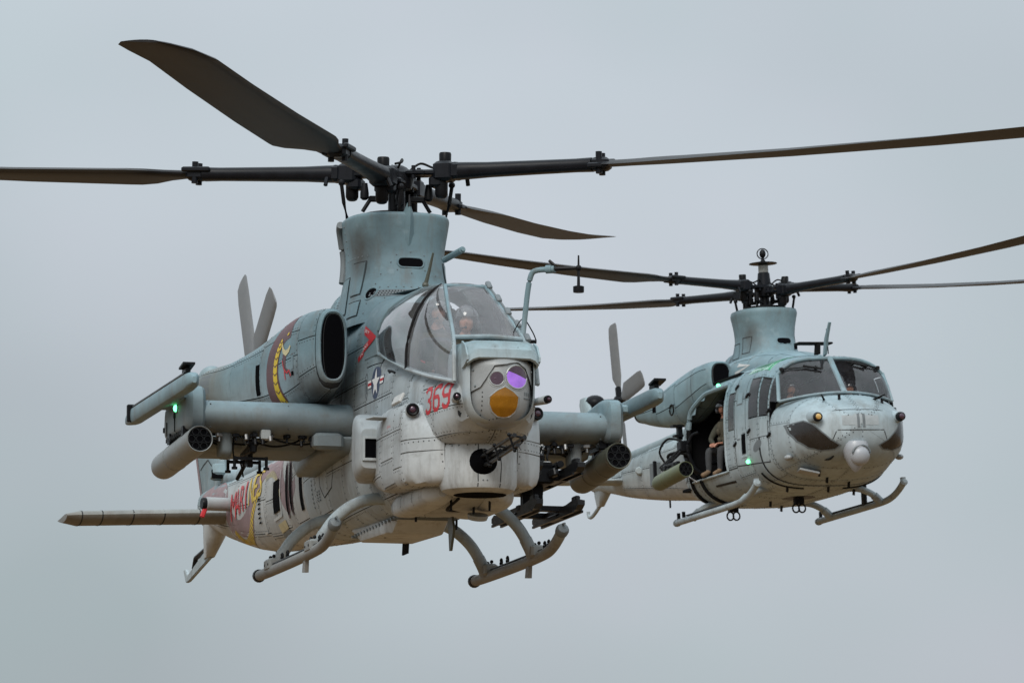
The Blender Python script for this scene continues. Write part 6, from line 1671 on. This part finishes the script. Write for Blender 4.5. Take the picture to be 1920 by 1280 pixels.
# roof fairing, pylon, engines
rfh = Hull([(2.3, .1, 2.3, 2.45, 2.5, 2.5, 2.2), (1.9, .42, 2.3, 2.45, 2.6, 2.5, 2.2), (1.4, .6, 2.3, 2.45, 2.72, 2.6, 2.3), (.8, .68, 2.3, 2.45, 2.8, 2.8, 2.5), (0, .72, 2.3, 2.45, 2.84, 2.8, 2.6), (-1, .66, 2.2, 2.42, 2.8, 2.8, 2.6), (-2, .48, 2.0, 2.2, 2.5, 2.6, 2.4), (-3, .25, 1.8, 1.95, 2.1, 2.4, 2.2)])
rfo = rfh.shell('roof_fairing', 'seam', U, list(np.arange(-3, 2.31, .12)) + [2.3], nt=28)
rpan = []
for (x0, x1), tb in (((1.5, 2.28), [.3, .75, 1]), ((.75, 1.5), [.3, .7, 1]), ((0, .75), [.3, .65, 1]), ((-.8, 0), [.3, .7, 1]), ((-1.8, -.8), [.3, 1]), ((-2.95, -1.8), [.3, 1])):
    for a, b in zip(tb[:-1], tb[1:]):
        for sd in (-1, 1): rpan.append(rfh.panel(x0, x1, a, b, sd, 'paint_h', rfo, gap=.007))
rbv = bvh_of([rfh])
decal('faded_arrow', [(q, 0) for q in stroke([(.35, 2.62), (.85, 2.56), (.3, 2.48)], .06)], ['stencil_light'], rfo, rbv, -1, 'y', .006, .08)
ps2 = [(2.6, -.14, 1.0, .54), (2.8, -.12, .8, .5), (2.98, -.1, .65, .475), (3.12, -.09, .59, .465), (3.28, -.09, .58, .48), (3.44, -.09, .59, .51), (3.54, -.09, .6, .53), (3.6, -.09, .59, .515)]
py2 = MB().rings(vloft(smooth_st(ps2)), False).build('mast_fairing', 'paint_h', U, angle=60)
m = MB(); m.rings(vloft([(3.6, -.09, .59, .515), (3.605, -.09, .56, .485), (3.56, -.09, .5, .42), (3.5, -.09, .4, .33)]), True); m.build('lip', 'paint_h', py2)
p2b = bvh_of([py2])
slot(.12, 3.02, .14, .055, 'x', 1, py2, p2b, 'black', 'paint_h')
for sd in (-1, 1):
    for (a, b, c, d) in ((.08, .32, 2.85, 3.12), (-.4, -.05, 2.8, 3.05)):
        decal('panel_gap', [(q, 0) for q in stroke(ol(a, b, c, d), .012, True)], ['seam'], py2, p2b, sd, 'y', .004, .08)
m = MB(); m.box((.58, .3, 2.92), (.03, .05, .1)); m.build('vent', 'black', py2)
d2 = Hull([(.3, .4, 2.3, 2.5, 2.86, 3, 3), (-.2, .48, 2.3, 2.5, 3.02, 3, 3), (-.9, .48, 2.3, 2.5, 3.02, 3, 3), (-1.35, .42, 2.2, 2.45, 2.86, 3, 2.8), (-1.7, .3, 2.1, 2.35, 2.62, 3, 2.6), (-2.1, .16, 2.0, 2.2, 2.4, 3, 2.4)])
d2o = d2.shell('transmission_cowl', 'paint_h', U, list(np.arange(-2.1, .31, .1)) + [.3], nt=28)
d2b = bvh_of([d2o])
for sd in (-1, 1):
    m = MB()
    for k in range(11):
        h, nn, _, _ = d2b.ray_cast(Vector((-.62, sd * 6, 2.6 + k * .035)), Vector((0, -sd, 0)))
        if h: m.box(h, (.2, .02, .014), (radians(25 * sd), 0, 0))
    m.build('louvre', 'stencil', d2o)
def engine2(mir):
    sd = 1 if mir else -1
    ne = Hull([(.02, .15, 2.3, 2.5, 2.7, 3, 3, sd * .86), (-.02, .19, 2.26, 2.5, 2.735, 3, 3, sd * .86), (-.15, .225, 2.2, 2.5, 2.755, 3, 3, sd * .87), (-.6, .29, 1.98, 2.4, 2.73, 2.8, 2.7, sd * .93), (-1.2, .31, 1.78, 2.25, 2.62, 2.6, 2.5, sd * 1.03), (-1.8, .29, 1.82, 2.15, 2.45, 2.5, 2.4, sd * 1.15), (-2.3, .25, 1.92, 2.12, 2.36, 2.4, 2.3, sd * 1.28), (-2.5, .22, 1.98, 2.15, 2.33, 2.4, 2.3, sd * 1.33)])
    o = ne.shell('engine_nacelle', 'seam', U, list(np.arange(-2.5, -.1, .1)) + [-.15, -.1, -.06, -.02, 0, .02], nt=32, cap=(True, False))
    pn = []
    for (x0, x1), tb in (((-.55, -.1), [0, .35, .65, 1]), ((-1.1, -.55), [0, .35, .65, 1]), ((-1.75, -1.1), [0, .4, .7, 1]), ((-2.48, -1.75), [0, .5, 1])):
        for a, b in zip(tb[:-1], tb[1:]):
            for s2 in (-1, 1): pn.append(ne.panel(x0, x1, a, b, s2, 'paint_h', o, gap=.007))
    rows = []
    for x, k_ in ((-.12, 1.02), (-.05, .98), (.01, .9), (.025, .8), (.0, .72), (-.1, .68), (-.5, .6)):
        hw, zb, zw, zt, nb, ntt, yc = [f(-.12) for f in ne.fs]
        rows.append([(x, yc + hw * k_ * math.copysign(abs(cos(t)) ** .66, cos(t)), (zb + zt) / 2 + (zt - zb) / 2 * k_ ** .7 * math.copysign(abs(sin(t)) ** .66, sin(t))) for t in [2 * pi * k / 36 for k in range(36)]])
    MB().rings(rows[:5], False).build('inlet_lip', 'paint_h', o, angle=60)
    MB().rings(rows[4:], True).build('inlet_duct', 'black', o, angle=60)
    bv = bvh_of([ne])
    decal('vent_slot', [(ol(-1.86, -1.74, 2.08, 2.3), 0)], ['black'], o, bv, sd, 'y', .006)
    m = MB(); m.tube([(-1.15 + .1 * cos(t), sd * 1.36, 2.05 + .09 * sin(t)) for t in np.linspace(0, 2 * pi, 13)], .014, 6, False); m.build('hose_loop', 'cable', o)
    ex = MB(); ex.lathe([(.17, 0), (.17, .12), (.15, .2), (.12, .2), (.1, .05), (.01, .05)], (-2.48, -1.32, 2.15), (-.93, -.36, .02), n=20, cap=False); ex.mirror(mir).build('exhaust', 'dark', o)
engine2(False); engine2(True)
# roof antennas
m = MB(); m.prism([(2.62, 2.48), (2.72, 2.5), (2.84, 2.78), (2.98, 3.0), (2.94, 3.01), (2.72, 2.76)], -.02, .02); m.build('antenna', 'paint_h', U)
m = MB(); m.tube([(2.78, .02, 2.5), (2.74, .02, 2.92)], .009, 6); m.build('whip_antenna', 'dark', U)
m = MB(); m.prism([(2.25, 2.55), (2.4, 2.55), (2.42, 2.72), (2.3, 2.72)], -.03, .03); m.box((2.3, -.05, 2.735), (.22, .62, .035), bev=.01); m.build('antenna_mount', 'gear', U)

# tail
cv = MB(); cv.tube([(-2.4, 0, 2.2), (-3.6, 0, 1.98), (-5.5, 0, 1.93), (-7.2, 0, 1.9), (-8.4, 0, 1.86)], [.14, .13, .12, .11, .1], 14); cv.build('shaft_cover', 'paint_h_tail', U)
fin = MB(); rows = []
for z, xl, xt, w in ((1.55, -8.0, -9.4, .1), (1.9, -8.35, -9.55, .09), (2.6, -8.95, -9.75, .075), (3.2, -9.4, -9.95, .06), (3.3, -9.5, -9.9, .03)):
    c = xl - xt; rows.append([(xl + (yy - c * .3), zz, z) for yy, zz in airfoil(c, w * 2 / c, 9, 0)])
fin.rings(rows).build('tail_fin', 'paint_h_tail', U, angle=60)
vf = MB(); rows = []
for z, xl, xt, w in ((1.6, -8.2, -9.35, .1), (1.4, -8.5, -9.3, .09), (1.2, -8.85, -9.2, .05)):
    c = xl - xt; rows.append([(xl + (yy - c * .3), zz, z) for yy, zz in airfoil(c, w * 2 / c, 9, 0)])
vf.rings(rows).build('ventral_fin', 'paint_h_tail', U, angle=60)
m = MB(); m.tube(catmull([(-8.95, 0, 1.25), (-9.3, 0, 1.12), (-9.55, 0, 1.06), (-9.68, 0, 1.1), (-9.7, 0, 1.18)], 5), [.035] * 21, 8); m.build('tail_skid', 'skid', U)
tail_rotor(U, (-9.45, .62, 3.2), 1.52, .34, [-8, 82, 172, 262])
m = MB(); m.sphere((-9.5, .15, 3.18), .2, 14, 10, 0, (1.1, 1, .8)); m.build('tail_gearbox', 'dark', U)
for mir in (False, True):
    rows = []
    for y, c, xle in ((-.2, .7, -6.9), (-1.45, .6, -6.95), (-1.5, .45, -7.0)): rows.append([(xle + (yy - c * .3), y, 1.47 - z) for yy, z in airfoil(c, .16, 9, .03)])
    MB().rings(rows).mirror(mir).build('stabilizer', 'paint_h_tail', U, angle=50)
    sd = 1 if mir else -1
    m = MB(); m.lathe([(.06, 0), (.07, .02), (.07, .28), (.05, .3)], (-5.9, sd * .3, 1.5), (.92, sd * .38, 0), n=14); m.build('sensor_drum', 'paint_h_tail', U)
    m = MB(); m.box((-4.6, sd * .47, 1.32), (.34, .1, .42), bev=.015); o_ = m.build('dispenser', 'stencil', U)
    m = MB(); m.box((-4.45, sd * .53, 1.32), (.06, .06, .44), bev=.01); m.build('dispenser_face', 'dark', o_)
    decal('stripe', [(ol(-4.1 + k * .16, -4.02 + k * .16, 1.2, 1.5), 0) for k in range(5)], ['stencil_light'], ufus, ubv, sd, 'y', .007, .1)
m = MB(); m.cyl((-5.2, 0, .95), (-5.2, 0, .78), .018, n=6); m.build('antenna', 'dark', U)

# landing gear
for mir in (False, True):
    m = MB(); m.tube(catmull([(-1.3, -1.3, .12), (-.4, -1.3, .125), (.9, -1.3, .13), (1.7, -1.3, .14), (2.1, -1.3, .18), (2.4, -1.3, .26), (2.65, -1.3, .37)], 6), .056, 12)
    so = m.mirror(mir).build('skid_tube', 'skid', U)
    m = MB(); m.lathe([(.06, -.03), (.068, .02), (.04, .05)], (2.65, -1.3, .37), (.9, 0, .42), n=12); m.box((2.62, -1.3, .43), (.1, .06, .05)); m.mirror(mir).build('end_cap', 'skid', so)
    m = MB(); m.lathe([(.066, -.03), (.06, .04), (.02, .07)], (-1.3, -1.3, .12), (-1, 0, 0), n=12); m.mirror(mir).build('end_cap', 'skid', so)
    m = MB(); m.box((.3, -1.3, .195), (2.2, .06, .02)); m.mirror(mir).build('walk_strip', 'dark', so)
    m = MB()
    for x in (-1.2, -.95): m.box((x, -1.3, .23), (.04, .05, .1)); 
    m.mirror(mir).build('tie_lug', 'dark', so)
    for x in (1.72, -.62):
        path = catmull([(x, -.3, .34), (x, -.6, .37), (x, -.88, .36), (x, -1.1, .27), (x, -1.26, .13)], 6)
        m = MB(); m.tube(path, .056, 12, asp=(1.2, 1)); xt = m.mirror(mir).build('cross_tube', 'skid', U)
        m = MB(); m.tube(path[-6:], .07, 12, asp=(1.2, 1)); m.mirror(mir).build('saddle', 'skid', xt)
m = MB(); m.box((.9, 1.28, .35), (.16, .05, .42), bev=.01); m.build('step_strut', 'dark', U)
# belly fittings
decal('belly_patch', [(ellipse(1.15, .0, .32, .28, 18), 0)], ['dark'], ufus, ubv, -1, 'z', .006, .1)
for (x, y) in ((1.2, -.02), (.0, -.75)):
    m = MB()
    for s_ in (-1, 1): m.tube([(x, y + .055 * s_ + .06 * cos(t), .1 + .07 * sin(t)) for t in np.linspace(0, 2 * pi, 15)], .015, 6, False)
    m.box((x, y, .22), (.1, .16, .1)); m.build('cargo_rings', 'dark', U)
for (x, y, z) in ((3.0, -.2, .42), (2.7, .3, .38), (2.4, .05, .33), (1.9, .7, .33), (.6, -.3, .28), (-.2, .2, .28), (3.3, -.45, .5), (2.2, -.6, .36)):
    m = MB(); m.box((x, y, z - .04), (.06, .025, .1), (0, radians(15), 0)); m.build('drain_mast', 'dark', U)
m = MB(); m.tube(band(2.3, .1, .33, -1, .03), .018, 6); m.build('belly_strake', 'dark', U)
m = MB(); m.tube(band(2.3, .1, .33, 1, .03), .018, 6); m.build('belly_strake', 'dark', U)
# navigation lights
for (x, t_, m_) in ((.46, dT[1] + .012, 'green_lens'), (2.02, T(2.02, .78), 'green_lens')):
    p = Vector(chl.pt(x, t_, -1)); m = MB(); m.sphere(p + Vector((0, -.03, .02)), .034, 12, 8); m.build('navigation_light', m_, U)
# rocket pods on outriggers
for sd, mt in ((-1, 'olive_green'), (1, 'olive')):
    rocket_pod(U, (.45, 1.73 * sd, .86), 1.45, .135, mt, pitch=4)
    m = MB()
    for x in (-.1, -.55): m.tube([(x, 1.1 * sd, .75), (x, 1.4 * sd, .92), (x, 1.7 * sd, 1.0)], .035, 8); m.box((x, 1.72 * sd, .985), (.14, .1, .1), bev=.02)
    m.box((-.3, 1.72 * sd, 1.01), (.75, .07, .06), bev=.015); m.build('weapon_mount', 'dark', U)
# door gun on its pintle, swung down
m = MB()
m.tube(catmull([(-.55, -1.15, .9), (-.6, -1.3, 1.1), (-.6, -1.35, 1.3)], 5), .05, 8); m.box((-.6, -1.38, 1.35), (.22, .16, .2), bev=.02); m.box((-.75, -1.38, 1.62), (.1, .08, .26)); m.box((-.75, -1.42, 1.72), (.16, .2, .04)); m.box((-.72, -1.42, 1.55), (.12, .16, .04))
m.tube(catmull([(-.4, -1.2, .85), (-.45, -1.35, 1.25), (-.4, -1.3, 1.5), (-.3, -1.2, 1.56)], 6), .03, 8)
go_ = m.build('door_gun', 'dark', U, smooth=False)
gA, gB = Vector((-.55, -1.4, 1.32)), Vector((-.75, -1.75, .98)); gd2 = (gB - gA).normalized(); v1 = gd2.orthogonal().normalized(); v2 = gd2.cross(v1)
for k in range(6):
    o_ = (v1 * cos(k * pi / 3) + v2 * sin(k * pi / 3)) * .04
    m = MB(); m.tube([gA + o_, gB + o_], .012, 6); m.build('barrel', 'gun', go_)
m = MB(); m.tube(catmull([(-.6, -1.4, 1.45), (-.75, -1.6, 1.5), (-.85, -1.72, 1.3), (-.8, -1.65, 1.1)], 6), .02, 6); m.tube(catmull([(-.5, -1.3, 1.2), (-.6, -1.5, 1.25), (-.72, -1.62, 1.2), (-.8, -1.5, 1.05)], 6), .028, 6); m.build('feed_chute', 'cable', go_)
m = MB(); m.tube([(-.35, -1.45, .85), (-.2, -1.3, .7)], .015, 6); m.tube([(-.35, -1.4, .95), (-.3, -1.45, .7)], .015, 6); m.build('brace', 'steel', go_)

main_rotor(U, (0, 0, 3.95), 7.44, .64, [-67, 23, 113, 203], 1.8, 0.6, 2.5, .4, top=.3)
m = MB(); m.lathe([(.26, 3.6), (.36, 3.62), (.36, 3.66), (.2, 3.68)], (-.02, 0, 0), n=24); m.build('swashplate', 'dark', U)
m = MB(); m.lathe([(.05, 4.2), (.075, 4.24), (.085, 4.26), (.085, 4.38), (.06, 4.39)], n=20); mt_ = m.build('mast_antenna', 'foil', U)
m = MB(); m.lathe([(.08, 4.39), (.24, 4.41), (.24, 4.42), (.05, 4.45), (.02, 4.5)], n=24); m.build('disc', 'dark', mt_)
m = MB(); m.sphere((0, 0, 4.585), .055, 12, 8, 0, (1, 1, 1.4)); m.tube([(.0, .1 * cos(t), 4.585 + .09 * sin(t)) for t in np.linspace(0, 2 * pi, 19)], .01, 6, False); m.cyl((0, 0, 4.45), (0, 0, 4.55), .02, n=8); m.build('beacon', 'dark', mt_)

# crew
Pg = seated(-.1, -.68, 1.09, face=(.45, -.9), lean=.16, knee=.44, reach=.38, drop=.36)
Pg['curl'] = 1.1
person('person in helmet and tan vest sitting in the open cabin doorway, hands in lap', UM, Pg, cloth=('suit', 'trousers', 'skin', 'boot'), head_dir=(.95, -.4, -.12), sleeves=True)
for sd, lb in ((-1, 'person in dark helmet at the windscreen half nearer the open cabin door'), (1, 'person in dark helmet at the windscreen half away from the open cabin door')):
    Pp = seated(2.2, .52 * sd, 1.12, lean=.14, reach=.42, drop=.4)
    person(lb, UM, Pp, head_dir=(1, -.15, 0), extras='vest')
